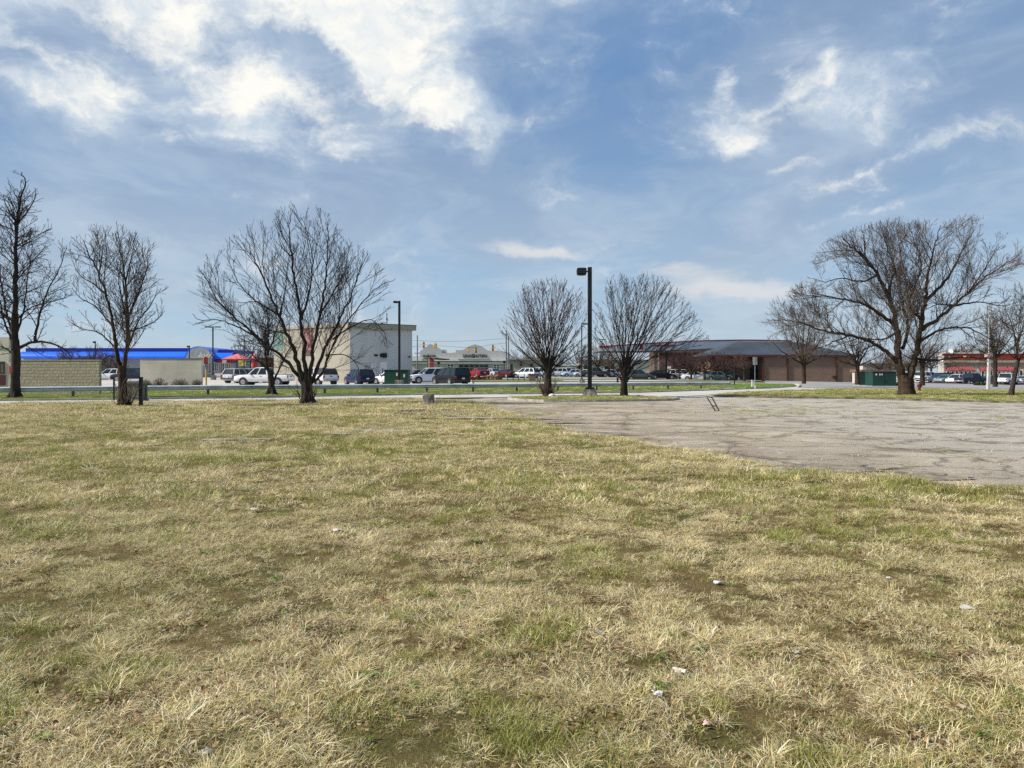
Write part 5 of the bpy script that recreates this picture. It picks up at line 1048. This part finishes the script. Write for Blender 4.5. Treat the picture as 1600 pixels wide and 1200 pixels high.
# ice-lolly shaped clearance pole
t = thing('clearance_pole', 'yellow bollard topped with a blue and red rounded sign beside the beige wall', 'sign', on(322, 73)); mb = MB(); Hh = lambda py: wz(py, 73) - t.location.z
mb.tube([(0, 0, -.1), (0, 0, Hh(577))], .085, 12); obj('pole', mb, mat('bollard_yellow', (.75, .45, .04), .5), t); mb = MB(); mb.tube([(0, 0, Hh(577.5)), (0, 0, Hh(570))], [.09, .15], 12); mb.tube([(-.05, 0, Hh(572)), (-.05, 0, Hh(569.5))], .16, 12); obj('sleeve', mb, mat('pale_blue', (.16, .32, .42), .5), t)
mb = MB(); r_ = .26; pts = [(-.32, Hh(569.4))] + [(-.06 - .26 * math.cos(math.pi * k / 10), Hh(560) + .26 * math.sin(math.pi * k / 10)) for k in range(11)] + [(.2, Hh(569.4))]; mb.prism(pts[::-1], .04, .12); obj('sign_border', mb, mat('cream_border', (.70, .64, .55), .5), t)
mb = MB(); pts = [(-.22, Hh(569.0))] + [(-.04 - .19 * math.cos(math.pi * k / 10), Hh(560.5) + .19 * math.sin(math.pi * k / 10)) for k in range(11)] + [(.16, Hh(569.0))]; mb.prism(pts[::-1], -.02, .03); obj('sign_face', mb, M_red, t)
# diner terrace
t = thing('pavilion', 'pyramid-roofed red pavilion on dark posts beside the diner', 'pavilion', on(371, 112)); mb = MB(); hz = wz(561, 112) - t.location.z; tz = wz(552.5, 112) - t.location.z
mb.add([(-1.8, -1.6, hz), (1.8, -1.6, hz), (1.8, 1.6, hz), (-1.8, 1.6, hz), (0, 0, tz)], [(0, 1, 4), (1, 2, 4), (2, 3, 4), (3, 0, 4), (3, 2, 1, 0)]); obj('roof', mb, mat('pink_red_roof', (.62, .16, .16), .6), t); mb = MB(); mb.box(-1.82, 1.82, -1.62, 1.62, hz - .12, hz - .002); obj('edge', mb, M_dred, t)
for a, b in ((0, -.2), (1.5, 1.3)): mb = MB(); mb.box(a - .07, a + .07, b - .07, b + .07, -.1, hz - .12); obj('post', mb, M_black, t)
t = thing('cone_tower', 'tall red cylinder with a conical red cap by the diner terrace', 'tower', on(398, 118)); mb = MB(); h1 = wz(562, 118) - t.location.z; mb.tube([(0, 0, 0), (0, 0, h1)], .42, 14); obj('body', mb, M_red, t); mb = MB(); mb.tube([(0, 0, h1), (0, 0, h1 + .25), (0, 0, h1 + .8), (0, 0, h1 + 1.05)], [.5, .46, .24, .05], 14); obj('cap', mb, mat('pink_red_roof', (.62, .16, .16), .6), t); mb = MB(); mb.tube([(-.62, 0, 0), (-.55, 0, h1 * .5), (-.42, 0, h1 * .8)], .06, 6); obj('rail', mb, M_white, t)
t = thing('menu_board', 'small yellow and white board under the red pavilion', 'sign', on(378, 121)); mb = MB(); z1 = wz(563, 121) - t.location.z; mb.box(-.5, .6, -.05, .05, z1 - .9, z1); obj('board', mb, mat('mustard_board', (.50, .42, .08), .6), t); mb = MB(); mb.tube([(0, .06, 0), (0, .06, z1)], .05, 6); obj('post', mb, M_black, t)
TG = 'dark picnic tables on the diner terrace'
for k, (px, lb) in enumerate(((350, 'dark metal picnic table nearest the planter on the diner terrace'), (357, 'dark picnic table in the middle of the diner terrace row'), (364, 'dark picnic table nearest the silver car on the diner terrace'))):
    t = thing('picnic_table', lb, 'table', on(px, 112), 0, TG); mb = MB(); mb.box(-.42, .42, -.4, .4, .72, .78); obj('tabletop', mb, M_black, t)
    for s in (-1, 1): mb = MB(); mb.box(s * .35 - .03, s * .35 + .03, -.3, .3, 0, .72); obj('leg', mb, M_black, t); mb = MB(); mb.box(s * .62 - .1, s * .62 + .1, -.4, .4, .42, .46); obj('seat', mb, M_black, t)
t = thing('planter', 'square pale concrete planter by the diner lamp post', 'planter', on(333.5, 110)); mb = MB(); mb.loft([[(a * .33 * k, b * .33 * k, z) for a, b in ((-1, -1), (1, -1), (1, 1), (-1, 1))] for k, z in ((.85, 0), (1, .55), (1.08, .6), (1.08, .68))], smooth=False); obj('tub', mb, M_cbase, t); mb = MB(); mb.box(-.3, .3, -.3, .3, .66, .70); obj('soil', mb, M_black, t)
t = thing('bench', 'cream slatted bench right of the concrete planter', 'bench', on(341, 116)); mb = MB(); mb.box(-.6, .6, -.2, .2, .40, .46); obj('seat', mb, M_white, t); mb = MB(); mb.box(-.6, .6, .2, .25, .5, .9); obj('backrest', mb, mat('cream_slats', (.55, .52, .42), .7), t); 
for s in (-.55, .55): mb = MB(); mb.box(s - .04, s + .04, -.2, .25, 0, .40); obj('leg', mb, M_black, t)
# hydrant
t = thing('fire_hydrant', 'dark red fire hydrant on the grass strip right of the great tree', 'fire hydrant', on(1436.5, 64.5, .09)); M_hyd = mat('hydrant_red', (.12, .008, .01), .5, 0, .15, 5)
mb = MB(); mb.tube([(0, 0, 0), (0, 0, .05), (0, 0, .06), (0, 0, .5), (0, 0, .52), (0, 0, .56)], [.17, .17, .11, .11, .15, .15], 14); obj('barrel', mb, M_hyd, t); mb = MB(); mb.tube([(0, 0, .56), (0, 0, .62), (0, 0, .70), (0, 0, .75)], [.14, .13, .08, .03], 14); mb.tube([(0, 0, .74), (0, 0, .80)], .03, 6); obj('bonnet', mb, M_hyd, t)
for s in (-1, 1): mb = MB(); mb.tube([(s * .08, 0, .42), (s * .2, 0, .42)], .06, 10); mb.tube([(s * .2, 0, .42), (s * .24, 0, .42)], .035, 6); obj('nozzle', mb, M_hyd, t)
mb = MB(); mb.tube([(0, -.08, .36), (0, -.2, .36)], .08, 10); obj('nozzle', mb, M_hyd, t)
# concrete stump with a twig
def stump():
    t = thing('concrete_stump', 'broken square concrete stump at the edge of the straw grass', 'concrete block', on(669.5, 37.8)); r = random.Random(2); rings = []
    for k, (z, w) in enumerate(((-.1, .27), (.12, .275), (.3, .265), (.48, .275), (.585, .262))): rings.append([(math.copysign(min(abs(math.cos(a)) * 1.35, 1), math.cos(a)) * w + r.uniform(-.012, .012), math.copysign(min(abs(math.sin(a)) * 1.35, 1), math.sin(a)) * w + r.uniform(-.012, .012), z + (r.uniform(-.02, .02) if k == 4 else 0)) for a in [i * math.pi / 8 for i in range(16)]])
    mb = MB(); mb.loft(rings, smooth=False); obj('block', mb, M_cbase, t, bevel=.015); 
    t = thing('dead_twig', 'bare dead twig leaning beside the concrete stump', 'twig', on(681, 37)); mb = MB(); mb.tube([(-.05, 0, 0), (.05, 0, .15), (.2, .05, .48)], [.018, .012, .007], 5); mb.tube([(.05, 0, .15), (.02, .02, .35)], [.01, .006], 4); mb.tube([(.1, 0, .22), (.28, .1, .34)], [.01, .006], 4); obj('stem', mb, M_twig_g, t)
stump()
# fallen black frame
def frame():
    Y = 32.6; o = on(1119, Y); t = thing('sign_frame', 'black metal sign frame leaning over on the broken asphalt', 'frame', o); k = Y / FPX
    def P(px, py, dy=0): return ((px - 1119) * k, dy, (642.0 - py) * k)
    pts = [P(1107.6, 622, .25), P(1117.5, 642, 0), P(1123.8, 642, 0), P(1115.0, 621.5, .25), P(1112.8, 635, .08), P(1120.4, 634.4, .08)]
    mb = MB(); mb.bar(pts[0], pts[1], .035); mb.bar(pts[3], pts[2], .035); mb.bar(P(1115.6, 642), P(1124, 642), .035); obj('side_bars', mb, M_black, t); mb = MB(); mb.bar(pts[4], pts[5], .03); mb.bar(P(1106, 620, .27), P(1116, 622, .25), .035); obj('crossbar', mb, M_black, t)
frame()
t = thing('rock', 'small white rock at the foot of the left fan-shaped tree', 'rock', on(862.5, 48.9, .13)); r = random.Random(9); mb = MB(); mb.loft([[(math.cos(a) * w * .22 * r.uniform(.8, 1.15), math.sin(a) * w * .16, z) for a in [i * .785 for i in range(8)]] for w, z in ((1.1, -.05), (1, .06), (.6, .14), (.15, .17))]); obj('stone', mb, mat('white_stone', (.62, .58, .55), .9), t)

# litter
def scrap(name, label, cat, px, py, w, d, seed, m, group=None, h=.03, rot=0):
    w *= .8; d *= .9; h *= .45
    r = random.Random(seed); x, y = gp(px, py); n = 6; V = []; F = []
    for j in range(n + 1):
        for i in range(n + 1):
            u, v = i / n - .5, j / n - .5; e = 1 - .45 * abs(v) - .3 * max(0, u) * r.random(); V.append((u * w * e, v * d * (1 - .5 * abs(u)) + r.uniform(-.1, .1) * d, h * (math.cos(u * 3.4) * .8 + r.uniform(-.35, .35)) + h * .6 + .035))
    F = [(j * (n + 1) + i, j * (n + 1) + i + 1, (j + 1) * (n + 1) + i + 1, (j + 1) * (n + 1) + i) for j in range(n) for i in range(n)]; mb = MB(); mb.add(V, F, True)
    o = obj(name, mb, m); o.location = (x, y, .0); o.rotation_euler = (0, 0, rot); s = o.modifiers.new('thickness', 'SOLIDIFY'); s.thickness = .002; tag(o, label, cat, group)
M_paper = mat('white_paper', (.58, .56, .55), .6, 0, .04, 8); M_dirty = mat('dirty_paper', (.58, .52, .45), .8, 0, .2, 20); M_plast = mat('clear_plastic', (.50, .50, .47), .3, 0, .2, 10, spec=.6); LG = 'scraps of litter in the grass'
for k, a in enumerate([('paper_scrap', 'bright white folded paper scrap at the right of the grass', 'litter', 1512, 959, .135, .11, 1, M_paper, LG, .025), ('plastic_wrapper', 'crumpled cloudy plastic wrapper in the centre foreground', 'litter', 938, 1000, .13, .12, 2, M_plast, LG, .03), ('paper_scrap', 'small white scrap above the plastic wrapper to the right', 'litter', 1121, 918, .09, .07, 3, M_paper, LG, .02),
    ('paper_scrap', 'dirty white scrap low in the centre right foreground', 'litter', 1063, 1061, .05, .08, 4, M_dirty, LG, .03), ('paper_scrap', 'thin white scrap standing in the grass below the dirty one', 'litter', 1028, 1099, .04, .06, 5, M_paper, LG, .04), ('paper_scrap', 'grey-white scrap beside the dark bare spot at the right', 'litter', 1243, 1029, .06, .05, 6, M_dirty, LG, .015),
    ('paper_scrap', 'tiny white scrap left of the bright folded paper, upper one', 'litter', 1388, 911, .05, .05, 7, M_paper, LG, .02), ('paper_scrap', 'tiny white scrap above the bright folded paper at the far right', 'litter', 1551, 938, .04, .04, 8, M_paper, LG, .02), ('paper_scrap', 'tiny dirty scrap left of the upper tiny white one', 'litter', 1343, 921, .05, .04, 9, M_dirty, LG, .015),
    ('paper_scrap', 'pinkish scrap at the bottom right of centre', 'litter', 1104, 1145, .05, .05, 10, mat('pinkish_paper', (.60, .42, .34), .8), LG, .02), ('plastic_wrapper', 'pale flattened wrapper at the bottom left edge', 'litter', 322, 1189, .085, .07, 11, M_dirty, LG, .02), ('paper_scrap', 'small pale scrap at the lower left of the field', 'litter', 107, 1158, .04, .05, 12, M_dirty, LG, .03),
    ('paper_scrap', 'pale scrap far back in the middle of the straw grass', 'litter', 527, 835, .12, .1, 13, M_dirty, LG, .03), ('fallen_leaf', 'dark red fallen leaf in the centre of the field', 'leaf', 602, 946, .06, .06, 14, mat('red_leaf', (.14, .03, .025), .7), 'fallen leaves', .02), ('fallen_leaf', 'small dark red fallen leaf below the plastic wrapper', 'leaf', 922, 1027, .035, .03, 15, mat('red_leaf', (.14, .03, .025), .7), 'fallen leaves', .015),
    ('paper_scrap', 'pale scrap in the grass left of centre, below the bare slab', 'litter', 398, 801, .12, .1, 16, M_dirty, LG, .03), ('paper_scrap', 'white scrap on the field edge near the broken asphalt', 'litter', 1360, 782, .10, .1, 17, M_paper, LG, .03)]): scrap(*a, rot=k * 1.1 * .3)
# ================================================================ VEHICLES
M_cg = glass(); M_tyre = mat('tyre_rubber', (.015, .015, .015), .85); M_rim = mat('alloy_rim', (.45, .46, .47), .35, .7); M_tail = mat('tail_lamp', (.26, .010, .012), .25, 0, .1, 3, coat=.5)
M_head = mat('head_lamp', (.65, .68, .70), .12, .2); M_plate = mat('number_plate', (.60, .68, .68), .5); M_plastic = mat('black_plastic', (.03, .03, .03), .6)
# kind: L, W, H, body stations (x/L, top z, bottom z, width factor), cabin (rear base, rear roof, front roof, front base x/L), belt z, wheel x/L rear/front, radius
KIND = {
 'suv': (4.75, 1.92, 1.72, [(-.5, .84, .50, .84), (-.49, 1.0, .36, .93), (-.44, 1.07, .30, .985), (-.2, 1.06, .26, 1), (.18, 1.04, .26, 1), (.25, 1.02, .26, 1), (.40, .95, .28, .97), (.475, .84, .34, .89), (.5, .62, .42, .80)], (-.475, -.41, .06, .235), 1.04, (-.30, .31), .36),
 'van': (5.15, 2.0, 1.78, [(-.5, .86, .46, .88), (-.492, 1.0, .32, .95), (-.45, 1.06, .26, .99), (-.2, 1.05, .22, 1), (.2, 1.02, .22, 1), (.30, 1.0, .24, .99), (.42, .86, .28, .95), (.48, .70, .34, .87), (.5, .55, .42, .78)], (-.485, -.445, .12, .31), 1.03, (-.29, .32), .34),
 'sedan': (4.75, 1.82, 1.45, [(-.5, .78, .46, .82), (-.485, .95, .32, .92), (-.40, 1.0, .26, .98), (-.28, .98, .24, 1), (.15, .94, .22, 1), (.25, .92, .22, 1), (.40, .82, .26, .96), (.48, .70, .30, .88), (.5, .54, .38, .80)], (-.36, -.20, .06, .22), .94, (-.29, .31), .33),
 'coupe': (4.7, 1.87, 1.38, [(-.5, .80, .46, .84), (-.485, .97, .32, .93), (-.40, 1.0, .26, .99), (-.2, .97, .22, 1), (.12, .93, .22, 1), (.24, .90, .22, 1), (.42, .80, .26, .96), (.485, .68, .30, .88), (.5, .52, .38, .8)], (-.38, -.17, .02, .17), .94, (-.30, .32), .34),
 'pickup': (5.75, 2.0, 1.88, [(-.5, .80, .56, .90), (-.49, 1.12, .50, .97), (-.45, 1.15, .48, 1), (-.13, 1.15, .42, 1), (-.12, 1.17, .42, 1), (.20, 1.16, .42, 1), (.30, 1.14, .42, 1), (.42, 1.08, .44, .98), (.488, .98, .46, .93), (.5, .72, .52, .88)], (-.12, -.095, .11, .235), 1.16, (-.32, .32), .40)}
def car(kind, label, px, Y, deg, pm, name='parked_car', cat='car', group=None, sc=1., shell=False, sill=None, z=None):
    L, W, H, st, cb, belt, wh, R = KIND[kind]; t = thing(name, label, cat, on(px, Y, .05) if z is None else (wx(px, Y), Y, z), math.radians(deg), group); t.scale = (sc, sc, sc)
    rings = []
    for fx, zt, zb, wf in st:
        w = W / 2 * wf; x = fx * L; h = zt - zb
        half = [(w * .90, zb), (w * .985, zb + h * .22), (w, zb + h * .5), (w * .985, zb + h * .78), (w * .93, zt - .02), (w * .5, zt + .018)]
        rings.append([(x, y, z_) for y, z_ in half] + [(x, -y, z_) for y, z_ in half[::-1]])
    mb = MB(); mb.loft(rings)
    body = obj('body', mb, pm, t)
    r0, r1, f1, f0 = [c * L for c in cb]; wb = W / 2 * .925; wr = W / 2 * .74; zr = H - .045; zb = belt - .03; mb = MB()
    lo = [(r0, -wb, zb), (f0, -wb, zb), (f0, wb, zb), (r0, wb, zb)]; hi = [(r1, -wr, zr), (f1, -wr, zr), (f1, wr, zr), (r1, wr, zr)]
    mb.add(lo + hi, [(0, 1, 5, 4), (1, 2, 6, 5), (2, 3, 7, 6), (3, 0, 4, 7), (4, 5, 6, 7)]); obj('windows', mb, M_cg, t)
    mb = MB(); n = 7; rg = []
    for i in range(n): x = r1 - .05 + (f1 - r1 + .10) * i / (n - 1); a = 1 - .0 * i; e = .03 * math.sin(math.pi * i / (n - 1)); rg.append([(x, -wr - .02, zr - .02), (x, wr + .02, zr - .02), (x, wr - .03, zr + .02 + e), (x, wr * .4, zr + .04 + e), (x, -wr * .4, zr + .04 + e), (x, -wr + .03, zr + .02 + e)])
    mb.loft(rg); obj('roof', mb, pm, t)
    mb = MB(); up = Vector((0, 0, 1))
    def pil(xb, xt, s, w): mb.bar((xb, s * (wb + .005), zb), (xt, s * (wr + .005), zr), .035, w, up=(1, 0, 0))
    for s in (-1, 1):
        pil(r0, r1, s, .13 if kind != 'sedan' else .1); pil(f0 - .02, f1, s, .07); xs = (.48,) if kind in ('coupe',) else ((.30, .64) if kind in ('suv', 'van') else ((.5,) if kind == 'sedan' else (.52,)))
        for q in xs: pil(r0 + (f0 - r0) * q, r1 + (f1 - r1) * q, s, .085)
    obj('pillars', mb, pm, t)
    for fx in wh:
        for s in (-1, 1):
            x = fx * L; y = s * (W / 2 - .10); mb = MB(); mb.tube([(x, s * (W / 2 - .30), R + .02), (x, s * (W / 2 + .004), R + .02)], R * 1.17, 20); obj('wheel_arch', mb, M_plastic, t)
            mb = MB(); mb.tube([(x, y - .10, R), (x, y - .115 if s < 0 else y - .09, R), (x, y + .09, R), (x, y + .115, R)], [R * .9, R, R, R * .93], 20); w_ = obj('wheel', mb, M_tyre, t)
            mb = MB(); yo = y + s * .116; mb.disc((x, yo, R), R * .64, 'y', .01, 16); 
            for k in range(5): a = k * 1.2566; mb.bar((x, yo + s * .01, R), (x + math.cos(a) * R * .6, yo + s * .01, R + math.sin(a) * R * .6), .06, .015, up=(0, 1, 0))
            obj('rim', mb, M_rim, w_)
    for s in (-1, 1):
        mb = MB(); zt = .95 if kind != 'pickup' else 1.05; hh = .30 if kind in ('van', 'suv', 'pickup') else .14; xr = -.5 * L; mb.box(xr - .015, xr + .16, *sorted((s * W * .375, s * W * .458)), zt - hh, zt); obj('tail_light', mb, M_tail, t, bevel=.02)
        mb = MB(); xf = .475 * L; zz_ = st[-2][1] - .08; mb.box(xf - .12, xf + .07, *sorted((s * W * .27, s * W * .43)), zz_ - .16, zz_); obj('headlight', mb, M_head, t, bevel=.03)
        mb = MB(); x = f0 - .25; mb.box(x - .07, x + .07, *sorted((s * W * .47, s * (W * .47 + .2))), belt + .0, belt + .15); obj('mirror', mb, pm, t, bevel=.03)
        mb = MB(); mb.box((r0 + f0) / 2 - .45, (r0 + f0) / 2 - .25, *sorted((s * W * .495, s * W * .508)), belt - .18, belt - .14); obj('door_handle', mb, M_plastic, t)
    mb = MB(); zb0 = st[0][2]; mb.box(-.5 * L - .05, -.5 * L + .1, -W * .43, W * .43, zb0 - .04, zb0 + .14); obj('bumper', mb, M_plastic if kind != 'pickup' else M_rim, t, bevel=.03)
    mb = MB(); mb.box(.5 * L - .1, .5 * L + .03, -W * .40, W * .40, .32, .46); obj('front_grille', mb, M_plastic, t, bevel=.02)
    mb = MB(); zp = .72 if kind != 'pickup' else .66; mb.box(-.5 * L - .065, -.5 * L - .02, -.16, .16, zp - .09, zp + .06); obj('number_plate', mb, M_plate, t)
    if kind == 'pickup' and not shell: mb = MB(); mb.box(-.485 * L, -.135 * L, -W * .40, W * .40, 1.14, 1.185); obj('bed', mb, M_plastic, t)
    if kind == 'pickup': mb = MB(); mb.box(-.5 * L - .03, -.5 * L + .0, -.14, .14, .93, 1.0); obj('tailgate_handle', mb, M_plastic, t)
    if shell: mb = MB(); mb.loft([[(x, -W * .44, 1.13), (x, W * .44, 1.13), (x, W * .36, 1.13 + h), (x, -W * .36, 1.13 + h)] for x, h in ((-.49 * L, .42), (-.44 * L, .66), (-.14 * L, .68))], smooth=False); obj('bed_cap', mb, mat('dark_shell', (.03, .022, .022), .4), t, bevel=.04)
    return t
Wh = paint('white', (.72, .73, .74)); Bk = paint('black', (.010, .012, .012)); Nv = paint('navy', (.012, .022, .075)); Sv = paint('silver', (.42, .45, .50)); Lb = paint('light_blue', (.40, .52, .66)); Rd = paint('red', (.26, .010, .02)); Dr = paint('dark_red', (.07, .008, .012))
Gr = paint('graphite', (.085, .095, .10)); Pw = paint('pearl', (.62, .66, .72)); Tl = paint('grey_teal', (.16, .22, .24)); Db = paint('dark_blue', (.025, .03, .06)); Mn = paint('maroon', (.13, .02, .035))
G1 = 'vehicles parked behind the guardrail'
car('pickup', 'white pickup with nose to the left behind the short twiggy tree', 413, 79.5, 174, Wh, 'pickup_truck', 'pickup truck', G1, z=.30)
car('pickup', 'white pickup with dark bed cap and its tailgate towards the camera', 497, 83, 132, Wh, 'pickup_truck', 'pickup truck', G1, shell=True, z=.30)
car('suv', 'silver wagon with red tail light at the left of the parked group', 378, 92, 66, Sv, group=G1); car('suv', 'pale blue wagon with dark side windows beside the silver one', 400, 95, 40, Lb, group=G1)
car('suv', 'dark blue hatchback with a white plate left of the green cabinet', 561, 85, 124, Nv, group=G1, z=.30)
car('sedan', 'white car mostly hidden behind the green transformer cabinet', 611, 88, 150, Wh, group=G1)
car('suv', 'pearl white crossover with nose to the left beside the black minivan', 671, 92, 202, Pw, group=G1, sc=1.08)
car('van', 'black minivan with rear window and green plate towards the camera', 704, 85, 124, Bk, 'minivan', 'minivan', G1, sc=1.07, z=.28)
car('sedan', 'red car roof showing between the green cabinet and the white crossover', 652, 104, 200, Rd, group=G1)
G2 = 'cars in front of the optician shop'
car('coupe', 'red coupe parked in front of the optician windows', 747, 129, 28 + 90, Rd, group=G2, sc=1.1); car('sedan', 'silver sedan right of the red coupe', 770, 131, 28 + 90, Sv, group=G2); car('sedan', 'dark red sedan seen from behind below the twin poles', 790, 126, 95 + 32, Dr, group=G2, sc=.95)
car('suv', 'pale wagon with red tail light left of the dense fan-shaped tree', 822, 124, 118 + 25, Pw, group=G2, sc=.95); car('suv', 'silver wagon partly behind the dense fan-shaped tree', 842, 124, 150, Sv, group=G2)
G3 = 'distant cars beyond the crossing'
for px, Y, p, k, lb in ((868, 152, Wh, 'suv', 'distant white car left of the square white lamp base'), (881, 155, Pw, 'van', 'distant pale van next to the far white car'), (896, 150, Lb, 'sedan', 'distant pale blue car left of the slim lamp post'), (913, 150, Wh, 'sedan', 'distant white car behind the tall lamp post'), (929, 146, Gr, 'pickup', 'distant dark pickup right of the tall lamp post'), (950, 148, Wh, 'sedan', 'distant white car left of the pale-scarred tree trunk'), (966, 150, Mn, 'suv', 'distant maroon car behind the pale-scarred tree trunk')):
    car(k, lb, px, Y, 185 if p is not Gr else 10, p, group=G3)
G4 = 'cars on the fuel station forecourt'
car('suv', 'dark grey crossover side-on right of the pale-scarred trunk', 998, 122, 4, Gr, group=G4, z=.42); car('sedan', 'black sedan beside the pale canopy column', 1033, 124, 10, Bk, group=G4); car('suv', 'white wagon with three dark side windows under the canopy', 1065, 126, 6, Wh, group=G4, z=.50)
car('sedan', 'white sedan close in front of the white wagon', 1088, 123, -14, Wh, group=G4, z=.40); car('sedan', 'maroon car between the reddish trees', 1106, 126, 172, Mn, group=G4, z=.45); car('sedan', 'pale teal sedan in front of the recessed brick wall', 1122, 122, 0, Tl, group=G4, z=.42); car('sedan', 'black car nose at the right of the teal sedan', 1137, 125, 15, Bk, group=G4, z=.35)
G5 = 'vehicles parked outside the restaurant'
car('suv', 'white car glimpsed left of the great tree trunk', 1404, 128, 170, Wh, group=G5); car('van', 'white van furthest left outside the restaurant', 1449, 145, 20, Wh, group=G5); car('suv', 'dark navy crossover outside the left end of the restaurant', 1469, 134, 195 + 10, Db, group=G5, z=-.05)
car('sedan', 'grey teal sedan right of the navy crossover', 1479, 128, 205, Tl, group=G5, z=-.12); car('suv', 'pearl grey wagon in the middle of the restaurant row', 1495, 125, 212, Pw, group=G5, z=-.15, sc=.92); car('pickup', 'dark navy pickup in the restaurant row left of the metal pole', 1518, 121, 20, Db, 'pickup_truck', 'pickup truck', G5, z=-.2, sc=.95)
car('sedan', 'black and white car behind the pale metal pole', 1548, 124, 190, Gr, group=G5, z=-.18); car('pickup', 'white pickup at the right beside the leaning tree', 1573, 117, 40, Wh, 'pickup_truck', 'pickup truck', G5, z=-.22, sc=.98); car('sedan', 'silver sedan cut by the right edge of the picture', 1606, 122, 20, Sv, group=G5, z=-.25)
G6 = 'vehicles beside the diner'
car('suv', 'white car with its nose left, showing right of the tan block wall', 174, 112, 178, Wh, group=G6, z=.52); car('pickup', 'dark navy pickup between the bare tree trunks and the beige wall', 210, 104, 180, Db, 'pickup_truck', 'pickup truck', G6, z=.42)
# little things round the crossing
def hedge(label, px, Y, w, h, seed, col):
    r = random.Random(seed); o = on(px, Y); mb = MB()
    for k in range(420):
        a = r.uniform(0, 6.28); u = r.random() ** .4; c = Vector((math.cos(a) * w / 2 * u, math.sin(a) * .5 * u, h * r.random() ** .8 * (1 - .4 * u))); d = [Vector((r.gauss(0, .11), r.gauss(0, .11), r.gauss(0, .09))) for _ in range(3)]; mb.add([c + x for x in d], [(0, 1, 2)])
    t = thing('shrub', label, 'shrub', o, 0, 'low shrubs around the car parks'); obj('foliage', mb, col, t); mb = MB()
    for k in range(8): a = k * .785; mb.tube([(0, 0, 0), (math.cos(a) * w * .3, math.sin(a) * .25, h * .7)], .02, 4, cap=False)
    obj('stem', mb, M_bark, t)
M_rs = mat('russet_shrub', (.16, .055, .04), .9, 0, .3, 2); M_ts = mat('tan_shrub', (.30, .19, .12), .9, 0, .3, 2); M_gs = mat('green_shrub', (.05, .075, .025), .9, 0, .3, 2)
hedge('low dark russet shrub below the red coupe', 745, 112, 2.6, .55, 1, M_rs); hedge('tan grassy shrub right of the black minivan', 763, 113, 1.6, .8, 2, M_ts); hedge('tan shrub left of the dark red sedan', 775, 112, 1.8, .85, 3, M_ts); hedge('small green shrub beside the twin utility poles', 797, 128, 1.1, .9, 4, M_gs)
hedge('clipped green shrub left of the pale metal pole', 1531, 104, 1.4, .5, 5, M_gs); hedge('low green hedge behind the guardrail near the dark blue hatchback', 580, 78, 2.4, .3, 6, M_gs)
t = thing('brick_pier', 'square brown brick pier behind the guardrail left of the dense fan tree', 'pier', on(831.5, 106)); mb = MB(); mb.box(-.45, .45, -.4, .4, -.2, .95); obj('shaft', mb, M_brick, t); mb = MB(); mb.box(-.5, .5, -.45, .45, .95, 1.03); obj('cap', mb, M_brick, t)
for k, (a, b) in enumerate(((793, 828), (840, 858))):
    t = thing('railing', 'low dark metal railing %s the brick pier' % ('left of' if k == 0 else 'right of'), 'railing', on((a + b) / 2, 107)); x0, x1 = wx(a, 107) - t.location.x, wx(b, 107) - t.location.x; mb = MB(); n = 5
    for z in (.25, .85): mb.box(x0, x1, -.02, .02, z - .02, z + .02)
    obj('rail', mb, M_black, t)
    for i in range(n): x = x0 + (x1 - x0) * i / (n - 1); mb = MB(); mb.box(x - .05, x + .05, -.04, .04, -.1, .95); obj('post', mb, M_black, t)
